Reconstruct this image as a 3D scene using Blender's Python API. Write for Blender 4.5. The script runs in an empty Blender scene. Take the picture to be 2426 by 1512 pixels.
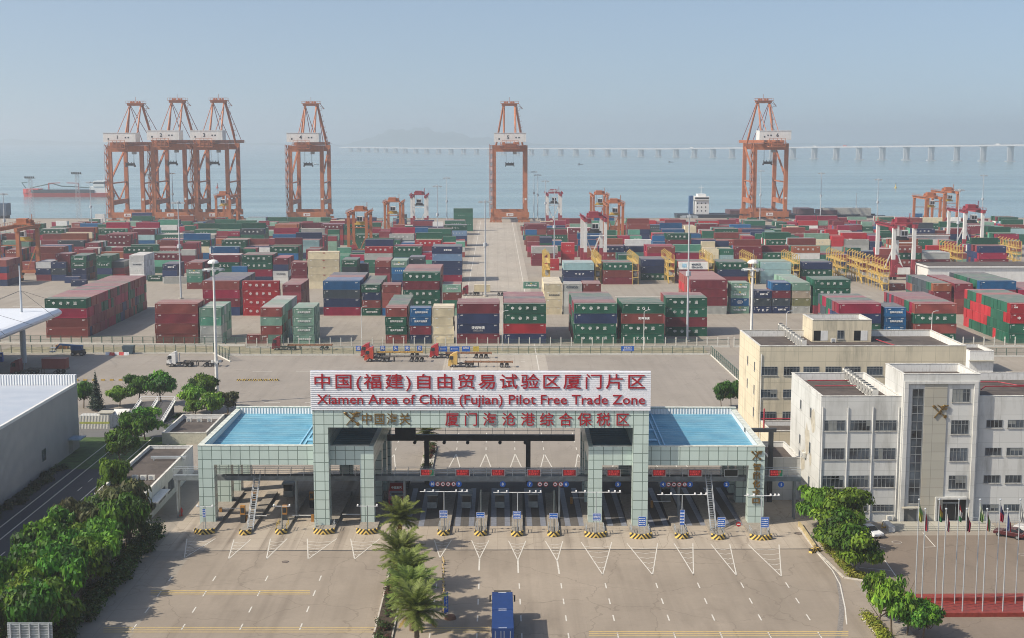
import bpy, math, random
from mathutils import Vector, Matrix
S=bpy.context.scene; COL=S.collection; R=math.radians; rnd=random.Random(7)
# ---------------- camera, sky, sun, exposure ----------------
HAZE=0.00021
CH=58.5; FP=3200.0; PITCH=R(7.62); YAW=R(0.63)     # eye height, focal length in picture units (2426 wide), tilt, heading
cam=bpy.data.objects.new('camera',bpy.data.cameras.new('camera')); COL.objects.link(cam)
cam.location=(0,0,CH); cam.rotation_euler=(math.pi/2-PITCH,0,-YAW)
cam.data.sensor_width=36; cam.data.lens=36*FP/2426; cam.data.clip_start=1; cam.data.clip_end=40000
S.camera=cam
SUN_EL=R(42); SUN_AZ=R(19)      # light travels towards +X, turned a little towards +Y
sd=Vector((math.cos(SUN_EL)*math.cos(SUN_AZ),math.cos(SUN_EL)*math.sin(SUN_AZ),-math.sin(SUN_EL)))
w=bpy.data.worlds.new('World'); S.world=w; w.use_nodes=True
wn=w.node_tree.nodes; wl=w.node_tree.links
sky=wn.new('ShaderNodeTexSky'); sky.sky_type='NISHITA'; sky.sun_disc=False
sky.sun_elevation=SUN_EL; sky.sun_rotation=math.atan2(-sd.x,-sd.y); sky.air_density=1.0; sky.dust_density=1.8; sky.ozone_density=1.0
wn['Background'].inputs[1].default_value=0.126
wl.new(sky.outputs[0],wn['Background'].inputs[0])
wt=wn.new('ShaderNodeTexCoord'); wm=wn.new('ShaderNodeVectorMath'); wm.operation='MULTIPLY_ADD'; wl.new(wt.outputs['Generated'],wm.inputs[0]); wm.inputs[1].default_value=(1,1,.85); wm.inputs[2].default_value=(0,0,0.10)
wl.new(wm.outputs[0],sky.inputs['Vector'])   # thick sea air: no bright band low in the sky
sl=bpy.data.lights.new('sun','SUN'); sl.energy=5.0; sl.angle=R(0.6); sl.color=(1.0,0.90,0.75)
so=bpy.data.objects.new('sun',sl); COL.objects.link(so); so.rotation_euler=sd.to_track_quat('-Z','Y').to_euler(); so.location=(-60,-30,120)
S.view_settings.view_transform='Standard'; S.view_settings.look='None'; S.view_settings.exposure=0.22; S.view_settings.gamma=1
S.cycles.max_bounces=6; S.cycles.diffuse_bounces=2; S.cycles.glossy_bounces=2; S.cycles.transmission_bounces=2; S.cycles.transparent_max_bounces=6; S.cycles.volume_bounces=1
S.cycles.filter_width=1.0; S.cycles.use_denoising=True; S.cycles.caustics_reflective=False; S.cycles.caustics_refractive=False
# ---------------- surveying: a picture point seen on a given level or distance ----------------
cy,sy_=math.cos(PITCH),math.sin(PITCH)
def ray(px,py):
    u=(px-1213)/FP; v=(756-py)/FP
    x=u; y=cy+v*sy_; z=-sy_+v*cy
    c,s=math.cos(YAW),math.sin(YAW)
    return Vector((x*c+y*s,-x*s+y*c,z))
def G(px,py,z=0.0):
    d=ray(px,py); t=(z-CH)/d.z; return Vector((d.x*t,d.y*t,z))
def Dp(px,py,Y):
    d=ray(px,py); t=Y/d.y; return Vector((d.x*t,Y,CH+d.z*t))
def ZT(px,pyb,pyt,zb=0.0):      # height of something standing at (px,pyb) whose top shows at pyt
    return Dp(px,pyt,G(px,pyb,zb).y).z
# ---------------- materials ----------------
MATS={}
def nt(name):
    m=bpy.data.materials.new(name); m.use_nodes=True; n=m.node_tree.nodes; l=m.node_tree.links
    return m,n,l,n['Principled BSDF']
def lin(c):
    return tuple((x/12.92 if x<=0.04045 else ((x+0.055)/1.055)**2.4) for x in c)
def mixc(n,l,fac,a,b,mode='MIX'):
    x=n.new('ShaderNodeMix'); x.data_type='RGBA'; x.blend_type=mode
    for i,v in ((0,fac),(6,a),(7,b)):
        if hasattr(v,'links'): l.new(v,x.inputs[i])
        else: x.inputs[i].default_value=v if i==0 else (*v,1)
    return x.outputs[2]
def mth(n,l,op,a,b=None,c=None):
    x=n.new('ShaderNodeMath'); x.operation=op
    for i,v in enumerate((a,b,c)):
        if v is None: continue
        if hasattr(v,'links'): l.new(v,x.inputs[i])
        else: x.inputs[i].default_value=v
    return x.outputs[0]
def noise(n,l,vec,scale,detail=4,rough=.55):
    x=n.new('ShaderNodeTexNoise'); x.inputs['Scale'].default_value=scale; x.inputs['Detail'].default_value=detail; x.inputs['Roughness'].default_value=rough
    if vec is not None: l.new(vec,x.inputs['Vector'])
    return x.outputs[0]
def ramp(n,l,f,lo,hi):
    x=n.new('ShaderNodeMapRange'); l.new(f,x.inputs[0]); x.inputs[1].default_value=lo; x.inputs[2].default_value=hi; return x.outputs[0]
def scl(n,l,vec,s):
    x=n.new('ShaderNodeVectorMath'); x.operation='MULTIPLY'; l.new(vec,x.inputs[0]); x.inputs[1].default_value=s; return x.outputs[0]
def M(name,c=(.5,.5,.5),rough=.6,metal=0,var=.25,scale=1.2,dirt=None,dirtamt=.0,bump=0,streak=0,spec=.4,emit=None,es=1,trans=0):
    if name in MATS: return MATS[name]
    m,n,l,b=nt(name); MATS[name]=m
    tc=n.new('ShaderNodeTexCoord').outputs['Object']
    f=noise(n,l,tc,scale)
    dk=tuple(x*(1-var) for x in c); lt=tuple(min(1,x*(1+var)) for x in c)
    col=mixc(n,l,ramp(n,l,f,.3,.7),dk,lt)
    if dirt:
        v=scl(n,l,tc,(1,1,.18)) if streak else tc
        f2=noise(n,l,v,scale*2.3,6,.65)
        col=mixc(n,l,mth(n,l,'MULTIPLY',ramp(n,l,f2,.52,.72),dirtamt),col,dirt)
    l.new(col,b.inputs['Base Color'])
    b.inputs['Roughness'].default_value=rough; b.inputs['Metallic'].default_value=metal; b.inputs['Specular IOR Level'].default_value=spec
    if bump:
        bp=n.new('ShaderNodeBump'); bp.inputs['Strength'].default_value=bump; bp.inputs['Distance'].default_value=.05
        l.new(noise(n,l,tc,scale*6),bp.inputs['Height']); l.new(bp.outputs[0],b.inputs['Normal'])
    if emit: b.inputs['Emission Color'].default_value=(*emit,1); b.inputs['Emission Strength'].default_value=es
    return m
def grid_mat(name,c,line,p=(1.45,1.45,1.45),o=(0,0,0),wd=.035,rough=.35,var=.1,dirt=None,dirtamt=0,spec=.5,metal=0,linemix=1.0):
    """panelled cladding: joints at a regular pitch on whichever way the face looks"""
    m,n,l,b=nt(name); MATS[name]=m
    tco=n.new('ShaderNodeTexCoord'); tc=tco.outputs['Object']
    sp=n.new('ShaderNodeSeparateXYZ'); l.new(tc,sp.inputs[0])
    g=n.new('ShaderNodeNewGeometry'); vt=n.new('ShaderNodeVectorTransform'); vt.vector_type='NORMAL'; vt.convert_from='WORLD'; vt.convert_to='OBJECT'
    l.new(g.outputs['True Normal'],vt.inputs[0]); sn=n.new('ShaderNodeSeparateXYZ'); l.new(vt.outputs[0],sn.inputs[0])
    tot=None; ids=None
    for i in range(3):
        if not p[i]: continue
        q=mth(n,l,'DIVIDE',mth(n,l,'ADD',sp.outputs[i],o[i]+1000*p[i]),p[i])
        fr=mth(n,l,'FRACT',q); e=wd/p[i]
        ln=mth(n,l,'ADD',mth(n,l,'LESS_THAN',fr,e),mth(n,l,'GREATER_THAN',fr,1-e))
        ln=mth(n,l,'MULTIPLY',ln,mth(n,l,'LESS_THAN',mth(n,l,'ABSOLUTE',sn.outputs[i]),.5))
        tot=ln if tot is None else mth(n,l,'MAXIMUM',tot,ln)
        fl=mth(n,l,'MULTIPLY',mth(n,l,'FLOOR',q),7.13+i*3.7); ids=fl if ids is None else mth(n,l,'ADD',ids,fl)
    wn_=n.new('ShaderNodeTexWhiteNoise'); wn_.noise_dimensions='1D'; l.new(ids,wn_.inputs['W'])
    dk=tuple(x*(1-var) for x in c); lt=tuple(min(1,x*(1+var)) for x in c)
    col=mixc(n,l,wn_.outputs[0],dk,lt)
    if dirt:
        f2=noise(n,l,scl(n,l,tc,(1,1,.16)),.55,7,.68); f3=noise(n,l,tc,.16,3)
        k=mth(n,l,'MULTIPLY',mth(n,l,'MULTIPLY',ramp(n,l,f2,.45,.75),ramp(n,l,f3,.38,.62)),dirtamt)
        col=mixc(n,l,k,col,dirt)
    col=mixc(n,l,mth(n,l,'MULTIPLY',tot,linemix),col,line)
    l.new(col,b.inputs['Base Color']); b.inputs['Roughness'].default_value=rough; b.inputs['Specular IOR Level'].default_value=spec; b.inputs['Metallic'].default_value=metal
    return m
def stripe_mat(name,c1,c2,axis=0,p=.3,rough=.45,dep=.06,groove=.0):
    """ribbed sheet metal: real bump ribs along one axis"""
    m,n,l,b=nt(name); MATS[name]=m
    tc=n.new('ShaderNodeTexCoord').outputs['Object']; sp=n.new('ShaderNodeSeparateXYZ'); l.new(tc,sp.inputs[0])
    s=mth(n,l,'SINE',mth(n,l,'MULTIPLY',sp.outputs[axis],2*math.pi/p))
    bp=n.new('ShaderNodeBump'); bp.inputs['Strength'].default_value=.8; bp.inputs['Distance'].default_value=dep; l.new(s,bp.inputs['Height']); l.new(bp.outputs[0],b.inputs['Normal'])
    col=mixc(n,l,ramp(n,l,noise(n,l,tc,.25,5),.35,.65),c1,c2)
    if groove: dn=noise(n,l,scl(n,l,tc,(.12,.5,1)),1.0,6,.7); col=mixc(n,l,mth(n,l,'MULTIPLY',ramp(n,l,dn,.48,.72),.45),col,(.24,.30,.32)); col=mixc(n,l,mth(n,l,'MULTIPLY',mth(n,l,'LESS_THAN',s,-.72),groove),col,tuple(x*.45 for x in c1))
    l.new(col,b.inputs['Base Color']); b.inputs['Roughness'].default_value=rough
    return m
# ---------------- mesh builder ----------------
class MB:
    def __init__(s): s.v=[]; s.f=[]; s.m=[]
    def add(s,vs,fs,mi=0):
        o=len(s.v); s.v+=[tuple(v) for v in vs]; s.f+=[tuple(i+o for i in f) for f in fs]; s.m+=[mi]*len(fs); return s
    def box(s,x0,y0,z0,x1,y1,z1,mi=0):
        return s.add([(x0,y0,z0),(x1,y0,z0),(x1,y1,z0),(x0,y1,z0),(x0,y0,z1),(x1,y0,z1),(x1,y1,z1),(x0,y1,z1)],
                     [(0,3,2,1),(4,5,6,7),(0,1,5,4),(1,2,6,5),(2,3,7,6),(3,0,4,7)],mi)
    def cb(s,cx,cy,z0,sx,sy,h,mi=0): return s.box(cx-sx/2,cy-sy/2,z0,cx+sx/2,cy+sy/2,z0+h,mi)
    def beam(s,a,b,w,h=None,mi=0):
        a=Vector(a); b=Vector(b); h=h or w; d=(b-a)
        if d.length<1e-6: return s
        d.normalize(); up=Vector((0,0,1)) if abs(d.z)<.95 else Vector((0,1,0))
        r=d.cross(up).normalized(); u=r.cross(d).normalized(); vs=[]
        for p in (a,b):
            for i,j in ((-1,-1),(1,-1),(1,1),(-1,1)): vs.append(p+r*(i*w/2)+u*(j*h/2))
        return s.add(vs,[(0,1,2,3),(7,6,5,4),(0,4,5,1),(1,5,6,2),(2,6,7,3),(3,7,4,0)],mi)
    def cyl(s,a,b,r0,r1=None,n=8,mi=0,cap=True):
        a=Vector(a); b=Vector(b); r1=r0 if r1 is None else r1; d=(b-a).normalized()
        up=Vector((0,0,1)) if abs(d.z)<.95 else Vector((1,0,0)); r=d.cross(up).normalized(); u=r.cross(d); vs=[]
        for p,q in ((a,r0),(b,r1)):
            for i in range(n):
                t=2*math.pi*i/n; vs.append(p+r*(math.cos(t)*q)+u*(math.sin(t)*q))
        fs=[(i,i+n,(i+1)%n+n,(i+1)%n) for i in range(n)]
        if cap: fs+=[tuple(range(n)),tuple(range(2*n-1,n-1,-1))]
        return s.add(vs,fs,mi)
    def tube(s,pts,r,n=6,mi=0):
        for i in range(len(pts)-1): s.cyl(pts[i],pts[i+1],r,r,n,mi)
        return s
    def prism(s,poly,z0,z1,mi=0):           # outline counter-clockwise
        n=len(poly); vs=[(x,y,z0) for x,y in poly]+[(x,y,z1) for x,y in poly]
        fs=[tuple(range(n-1,-1,-1)),tuple(range(n,2*n))]+[(i,(i+1)%n,(i+1)%n+n,i+n) for i in range(n)]
        return s.add(vs,fs,mi)
    def extr(s,prof,axis,a,b,mi=0):         # profile in the plane across axis ('x': (y,z), 'y': (x,z)), pushed from a to b
        n=len(prof); P=(lambda p,t:(t,p[0],p[1])) if axis=='x' else (lambda p,t:(p[0],t,p[1]))
        vs=[P(p,a) for p in prof]+[P(p,b) for p in prof]
        return s.add(vs,[tuple(range(n)),tuple(range(2*n-1,n-1,-1))]+[(i,i+n,(i+1)%n+n,(i+1)%n) for i in range(n)],mi)
    def quad(s,a,b,c,d,mi=0): return s.add([a,b,c,d],[(0,1,2,3)],mi)
    def ball(s,c,rx,ry,rz,n=10,k=6,mi=0,half=False):
        vs=[];fs=[];c=Vector(c)
        for i in range(k+1):
            ph=(math.pi/2 if half else math.pi)*i/k
            for j in range(n):
                t=2*math.pi*j/n; vs.append(c+Vector((rx*math.sin(ph)*math.cos(t),ry*math.sin(ph)*math.sin(t),rz*math.cos(ph))))
        for i in range(k):
            for j in range(n): fs.append((i*n+j,(i+1)*n+j,(i+1)*n+(j+1)%n,i*n+(j+1)%n))
        return s.add(vs,fs,mi)
    def mesh(s,name,mats,smooth=False):
        me=bpy.data.meshes.new(name); me.from_pydata(s.v,[],s.f)
        for m in (mats if isinstance(mats,(list,tuple)) else [mats]): me.materials.append(m)
        me.polygons.foreach_set('material_index',s.m)
        if smooth: me.polygons.foreach_set('use_smooth',[True]*len(s.f))
        me.update(); return me
    def build(s,name,mats,parent=None,loc=None,rz=0,smooth=False):
        return link(name,s.mesh(name,mats,smooth),parent,loc,rz)
def link(name,me,parent=None,loc=None,rz=0):
    o=bpy.data.objects.new(name,me); COL.objects.link(o)
    if parent is not None: o.parent=parent
    if loc is not None: o.location=loc
    if rz: o.rotation_euler.z=rz
    return o
USED={}
def tag(o,label,cat,group=None):
    o['label']=label; o['category']=cat
    if group: o['group']=group
    USED.setdefault(label,[]).append(o.name); return o
def thing(name,label,cat,loc=(0,0,0),rz=0,group=None):
    o=bpy.data.objects.new(name,None); COL.objects.link(o); o.location=loc; o.rotation_euler.z=rz; o.empty_display_size=.5
    return tag(o,label,cat,group)
def structure(o): o['kind']='structure'; return o
def stuff(o): o['kind']='stuff'; return o
def kids(o): return [c for c in COL.objects if c.parent is o]
def dup(o,loc=None,rz=None,label=None,group=None,parent=None,_k=None):
    c=o.copy(); COL.objects.link(c); c.parent=parent
    if parent is None:
        if loc is not None: c.location=loc
        if rz is not None: c.rotation_euler.z=rz
        if label: c['label']=label; USED.setdefault(label,[]).append(c.name)
        if group: c['group']=group
    for ch in list(o.children): dup(ch,parent=c)
    return c
# ---------------- writing ----------------
TXT={}
def text_mesh(s,size,mat,depth=.03,bold=0.0,shear=0,sx=1.0,space=1.0,key=None):
    k=(s,size,mat.name,depth,bold,shear,sx,space)
    if k in TXT: return TXT[k]
    cu=bpy.data.curves.new('lettering','FONT'); cu.body=s; cu.size=size; cu.extrude=depth; cu.offset=bold; cu.shear=shear; cu.align_x='CENTER'; cu.align_y='CENTER'; cu.space_character=space; cu.resolution_u=2
    o=bpy.data.objects.new('lettering',cu); COL.objects.link(o)
    dg=bpy.context.evaluated_depsgraph_get(); me=bpy.data.meshes.new_from_object(o.evaluated_get(dg))
    me.name='lettering'; bpy.data.objects.remove(o); bpy.data.curves.remove(cu)
    me.materials.clear(); me.materials.append(mat)
    me.transform(Matrix.Diagonal((sx,1,1,1))); me.transform(Matrix.Rotation(math.pi/2,4,'X'))   # stands up, faces -Y
    TXT[k]=me; return me
def text(s,size,mat,parent,loc,rz=0,name='lettering',**k):
    return link(name,text_mesh(s,size,mat,**k),parent,loc,rz)
# ---------------- setting: ground, water, hills, roads ----------------
def ground_mat(name,c,var=.12,joint=None,stain=(.12,.10,.085),stainamt=.5,tyre=0,patch=.5):
    m,n,l,b=nt(name); MATS[name]=m
    tc=n.new('ShaderNodeTexCoord').outputs['Object']
    f=noise(n,l,tc,.045,6,.6); g=noise(n,l,tc,1.6,7,.75); h=noise(n,l,scl(n,l,tc,(1,.22,1)),.16,5,.6)
    dk=tuple(x*(1-var) for x in c); lt=tuple(x*(1+var) for x in c)
    col=mixc(n,l,ramp(n,l,f,.3,.7),dk,lt)
    col=mixc(n,l,mth(n,l,'MULTIPLY',ramp(n,l,h,.55,.8),stainamt),col,stain)
    col=mixc(n,l,mth(n,l,'MULTIPLY',ramp(n,l,g,.35,.75),.28),col,tuple(x*.62 for x in c))
    s2=noise(n,l,tc,.33,8,.72); col=mixc(n,l,mth(n,l,'MULTIPLY',ramp(n,l,s2,.56,.74),stainamt*.55),col,stain)
    s3=noise(n,l,tc,.21,6,.7); col=mixc(n,l,mth(n,l,'MULTIPLY',ramp(n,l,s3,.6,.78),.3),col,tuple(min(1,x*1.25) for x in c))
    vo=n.new('ShaderNodeTexVoronoi'); vo.feature='DISTANCE_TO_EDGE'; vo.inputs['Scale'].default_value=.085; nv=n.new('ShaderNodeVectorMath'); nv.operation='MULTIPLY_ADD'; l.new(tc,nv.inputs[0]); nv.inputs[1].default_value=(1,1,1)
    nn=n.new('ShaderNodeTexNoise'); nn.inputs['Scale'].default_value=.4; l.new(tc,nn.inputs['Vector']); nq=n.new('ShaderNodeVectorMath'); nq.operation='SCALE'; nq.inputs['Scale'].default_value=2.5; l.new(nn.outputs['Color'],nq.inputs[0]); l.new(nq.outputs[0],nv.inputs[2]); l.new(nv.outputs[0],vo.inputs['Vector'])
    col=mixc(n,l,mth(n,l,'MULTIPLY',mth(n,l,'LESS_THAN',vo.outputs['Distance'],.006),.4),col,stain)      # mended cracks
    sp=n.new('ShaderNodeSeparateXYZ'); l.new(tc,sp.inputs[0])
    if joint:
        px,py,wd,amt=joint; t=None; ids=None
        for i,p in ((0,px),(1,py)):
            q=mth(n,l,'DIVIDE',mth(n,l,'ADD',sp.outputs[i],3000*p),p); fr=mth(n,l,'FRACT',q)
            ln=mth(n,l,'LESS_THAN',fr,wd/p); t=ln if t is None else mth(n,l,'MAXIMUM',t,ln)
            fl=mth(n,l,'MULTIPLY',mth(n,l,'FLOOR',q),3.1+i*5.7); ids=fl if ids is None else mth(n,l,'ADD',ids,fl)
        wn_=n.new('ShaderNodeTexWhiteNoise'); wn_.noise_dimensions='1D'; l.new(ids,wn_.inputs['W'])
        col=mixc(n,l,mth(n,l,'MULTIPLY',wn_.outputs[0],.22*patch*2),col,tuple(x*.72 for x in c))
        col=mixc(n,l,mth(n,l,'MULTIPLY',t,amt),col,stain)
    if tyre:
        # wheel wear: long dark streaks along the lanes
        v=noise(n,l,scl(n,l,tc,(1,.02,1)),.55,3,.5); k=noise(n,l,tc,.05,3)
        col=mixc(n,l,mth(n,l,'MULTIPLY',mth(n,l,'MULTIPLY',ramp(n,l,v,.48,.7),ramp(n,l,k,.35,.6)),tyre),col,stain)
    l.new(col,b.inputs['Base Color']); b.inputs['Roughness'].default_value=.88; b.inputs['Specular IOR Level'].default_value=.25
    bp=n.new('ShaderNodeBump'); bp.inputs['Strength'].default_value=.3; bp.inputs['Distance'].default_value=.04; l.new(g,bp.inputs['Height']); l.new(bp.outputs[0],b.inputs['Normal'])
    return m
def sheet(name,pts,z,mat,lab=None):
    mb=MB(); mb.add([(p[0],p[1],z) for p in pts],[tuple(range(len(pts)))]); o=mb.build(name,mat); return structure(o)
def rect(name,x0,y0,x1,y1,z,mat): return sheet(name,[(x0,y0),(x1,y0),(x1,y1),(x0,y1)],z,mat)
QY=996.0
mgy=ground_mat('yard concrete',(.30,.268,.225),joint=(6,5,.12,.35),stain=(.17,.145,.12),tyre=.35)
mgp=ground_mat('plaza concrete',(.285,.243,.195),var=.16,stain=(.14,.115,.09),stainamt=.7,tyre=.4,joint=(5.4,7.5,.03,.25),patch=.3)
mgl=ground_mat('gate lane concrete',(.38,.33,.268),joint=(2.63,4.5,.05,.5),stain=(.12,.095,.075),tyre=.75,stainamt=.55)
mga=ground_mat('asphalt',(.055,.058,.066),stain=(.03,.03,.035),stainamt=.3)
mgk=ground_mat('car park paving',(.20,.163,.13),joint=(50,50,.02,.1),stain=(.11,.09,.07),patch=.15)
mgt=ground_mat('truck apron concrete',(.285,.256,.222),joint=(5,6,.08,.25),stain=(.17,.15,.13),tyre=.3)
mgr=M('grass',(.045,.085,.02),.9,var=.5,scale=.8,bump=.6)
mb=MB(); mb.box(-1500,-120,-6,1500,QY,0); structure(mb.build('ground',mgy))
# water
m,n,l,b=nt('sea water'); MATS['sea water']=m
tc=n.new('ShaderNodeTexCoord').outputs['Object']
l.new(mth(n,l,'MULTIPLY_ADD',noise(n,l,scl(n,l,tc,(.0012,.012,1)),1.0,5,.7),.3,.03),b.inputs['Roughness']); b.inputs['IOR'].default_value=1.33
bp=n.new('ShaderNodeBump'); bp.inputs['Strength'].default_value=.35; bp.inputs['Distance'].default_value=.6
wv=mth(n,l,'ADD',noise(n,l,scl(n,l,tc,(.05,.16,1)),1.0,3),mth(n,l,'MULTIPLY',noise(n,l,scl(n,l,tc,(.004,.02,1)),1.0,3),1.6))
l.new(wv,bp.inputs['Height']); l.new(bp.outputs[0],b.inputs['Normal'])
big=noise(n,l,scl(n,l,tc,(.0008,.007,1)),1.0,6,.65)
l.new(mixc(n,l,ramp(n,l,big,.38,.66),(.10,.18,.195),(.20,.31,.315)),b.inputs['Base Color'])
structure(rect('water',-14000,-100,14000,16000,-4.0,m))
# far hills
mh=M('far hill woodland',(.05,.085,.045),.95,var=.4,scale=.01)
def hill(peaks,y0,depth,x0,x1,nx=90):
    mb=MB(); r=random.Random(3); ny=6; vs=[]
    for j in range(ny+1):
        for i in range(nx+1):
            x=x0+(x1-x0)*i/nx; t=math.sin(math.pi*j/ny)
            h=sum(a*math.exp(-((x-c)/s)**2) for c,a,s in peaks)
            h=h*t+(h*.12+2)*(math.sin(x*.021+j)+math.sin(x*.057+2*j)*.6+r.uniform(-.4,.4))*t
            vs.append((x,y0+depth*j/ny,-5+max(0,h)))
    fs=[(j*(nx+1)+i,j*(nx+1)+i+1,(j+1)*(nx+1)+i+1,(j+1)*(nx+1)+i) for j in range(ny) for i in range(nx)]
    mb.add(vs,fs); return structure(mb.build('hills',mh,smooth=True))
def HX(px,Y): return (px-1178)/3200*Y
hill([(HX(985,11500),112,330),(HX(900,11500),66,260),(HX(1095,11500),54,400),(HX(1200,11500),20,450)],11500,1500,HX(790,11500),HX(1420,11500))
hill([(HX(60,12500),22,1000),(HX(-150,12500),46,900),(HX(350,12500),16,700),(HX(640,12500),18,600)],12500,900,HX(-300,12500),HX(780,12500))
hill([(HX(1900,12500),16,1200),(HX(2500,12500),18,1000)],12500,800,HX(1500,12500),HX(2800,12500))
# paving zones: each sheet a little above the one below
P2=lambda *a:[G(x,y)[:2] for x,y in a]
rect('ground',-160,236,75,362.5,.012,mgt)                      # truck apron behind the gate
rect('ground',-43.5,120,47.5,187.4,.012,mgp)                   # plaza in front of the gate
rect('ground',-49,187.7,47.5,236,.012,mgl)                     # lanes through the gate
dr=MB(); dr.box(-43.5,187.4,.0,47.5,187.7,.02); structure(dr.build('road_drain',M('drain grating',(.05,.05,.05),.7)))
rect('ground',49.5,120,110,194,.012,mgk)
rect('road',-104,120,-63.6,262,.014,mga)
rect('pavement',-63.2,120,-52,176,.02,ground_mat('pavement slabs',(.36,.33,.29),joint=(1.2,1.2,.04,.3)))
rect('grass',-108,236,-60,262,.02,mgr)
rect('road',-96,262,-60,281,.024,ground_mat('old asphalt',(.14,.14,.14),stain=(.07,.07,.07)))
rect('road',-14,330,13,QY-22,.016,ground_mat('yard lane concrete',(.38,.345,.295),joint=(4.5,6,.14,.45),stain=(.2,.17,.14),tyre=.3))
rect('grass',-330,640,-140,668,.02,mgr)
# painted lines
pw=MB(); py_=MB()
mwp=M('white road paint',(.56,.54,.49),.75,var=.12,scale=2,dirt=(.34,.29,.23),dirtamt=1.0); myp=M('yellow road paint',(.55,.40,.12),.7,var=.15,scale=2,dirt=(.36,.32,.26),dirtamt=.8)
def line(a,b,wd=.15,z=.026,mb=None):
    a=Vector((a[0],a[1],0)); b=Vector((b[0],b[1],0)); d=(b-a).normalized(); r=Vector((-d.y,d.x,0))*wd/2
    (mb or pw).add([(a-r)+Vector((0,0,z)),(a+r)+Vector((0,0,z)),(b+r)+Vector((0,0,z)),(b-r)+Vector((0,0,z))],[(0,3,2,1)])
ISL=[(480,1262,2.9),(577,1264,1.7),(663,1262,1.7),(765,1262,3.0),(867,1262,3.0),(1050,1265,1.75),(1138,1266,1.75),(1225,1267,1.75),(1312,1268,1.75),(1412,1270,3.1),(1520,1273,3.1),(1617,1273,1.9),(1704,1275,1.9),(1806,1276,3.1)]
TIP=[(437,1322),(541,1325),(631,1325),(730,1325),(840,1325),(1042,1322),(1135,1352),(1228,1358),(1325,1360),(1428,1362),(1546,1362),(1643,1362),(1745,1364),(1851,1366)]
for (x,y,wd),t in zip(ISL,TIP):
    p=G(x,y+10); q=G(*t); y0=p.y-1.0; L=y0-q.y
    sp=Vector(((q.x),q.y,0))
    tail=L*.38 if 1050<x<1330 else 0
    e=Vector((q.x+(p.x-q.x)*tail/L,q.y+tail,0))
    if tail: line(q,e,.22)
    line(e,(p.x-wd*.72,y0),.15); line(e,(p.x+wd*.72,y0),.15)
    for k in range(1,6):
        t_=k/6.0; yy=y0-(y0-e.y)*(1-t_)*.95; hw=wd*.72*(1-(y0-yy)/(y0-e.y)); cx=p.x+(e.x-p.x)*(y0-yy)/(y0-e.y)
        if hw<.35: continue
        line((cx-hw,yy+.25),(cx,yy-.35),.12); line((cx,yy-.35),(cx+hw,yy+.25),.12)
for x0 in (416,518,640,765):                                   # dashes, left carriageway then right
    X=G(x0,1355).x
    for k in range(6): yy=176.3-k*6.05; line((X,yy),(X,yy-2.1),.17)
for i in range(5,14):
    X=G(*TIP[i]).x+.05
    for k in range(6): yy=172.8-k*6.05; line((X,yy),(X,yy-2.1),.17)
def cross_lines(xa,xb,py,dys):
    for d in dys:
        a=G(xa,py+d); b=G(xb,py+d); line((a.x,a.y),(b.x,b.y),.17,mb=py_)
cross_lines(357,735,1404,(-4,0,4)); cross_lines(245,930,1494,(-6,-1,4)); cross_lines(1395,2010,1501,(-4,1,6)); cross_lines(975,1160,1494,(-6,-1,4))
# left road lines
for X,a in ((G(0,1279).x,0),(G(0,1318).x,1),(G(0,1250).x,2)):
    if a==1:
        for k in range(26): line((X,125+k*6),(X,127.4+k*6),.15)
    else: line((X,120),(X,262),.17)
xr=G(0,1352).x; line((xr,120),(xr,262),.2)
line((-63.4,120),(-63.4,176),.2,mb=py_)
# car park lines and right-hand lane edge
for a,b in (((2085,1312),(2140,1390)),((2030,1322),(2090,1335)),((2036,1345),(2110,1352)),((2060,1370),(2125,1388)),((2186,1262),(2216,1296)),((2190,1297),(2216,1296)),((2070,1292),(2098,1298))):
    A=G(*a);B=G(*b); line((A.x,A.y),(B.x,B.y),.13)
pts=[(1935,1310),(1972,1352),(1990,1385),(2002,1440)]
for a,b in zip(pts,pts[1:]): line(G(*a),G(*b),.16)
for a,b in (((2002,1440),(2006,1480)),((2040,1462),(2048,1475)),((2056,1480),(2082,1512))): line(G(*a),G(*b),.16)
for k in range(24):                                             # yard lane blocks of paint and apron dashes
    for X in (-7.2,-2.6,2.2,6.8): line((X-.6,352+k*26),(X+.6,352+k*26),.5); line((X-.6,355+k*26),(X+.6,355+k*26),.3)
line((-11.6,332),(-11.6,970),.25); line((10.6,332),(10.6,970),.25)
for i in range(9): line((-70+i*9,297),(-66.5+i*9,297),.3); line((-62+i*11,338),(-57+i*11,338),.35)
line((-170,472),(-60,472),.5); line((44,500),(140,500),.9)
for i in range(4,13):                                           # lane ends beyond the gate
    x=G(ISL[i][0],ISL[i][1]).x+.4
    line((x-1.0,236.5),(x,247),.2); line((x+1.0,236.5),(x,247),.2); line((x-.6,240.7),(x+.6,240.7),.16)
    for k in range(6): line((x,250+k*6.5),(x,252.3+k*6.5),.17)
structure(pw.build('road_marking',mwp)); structure(py_.build('road_marking',myp))
rect('ground',-15.6,199.5,41.5,226,.0155,ground_mat('shade-darkened lane surface',(.105,.098,.092),joint=(2.63,4.5,.05,.5),stain=(.04,.036,.032),tyre=.5))  # floor colour set darker here to deepen the shade under the gate roof
wp=MB()                                                        # weighbridge strips in the gate lanes
for i,(a,b) in enumerate(zip(ISL,ISL[1:])):
    if i in (0,1,2,3): continue
    pa=G(a[0],a[1]).x; pb=G(b[0],b[1]).x; c=(pa+pb)/2+ (.3 if i!=4 else 1.2)
    for s in (-1,1): wp.box(c+s*1.05-.42,199.5,.018,c+s*1.05+.42,222,.026)
structure(wp.build('road_plate',M('steel road plate',(.19,.205,.245),.6,.1,var=.2)))
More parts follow.
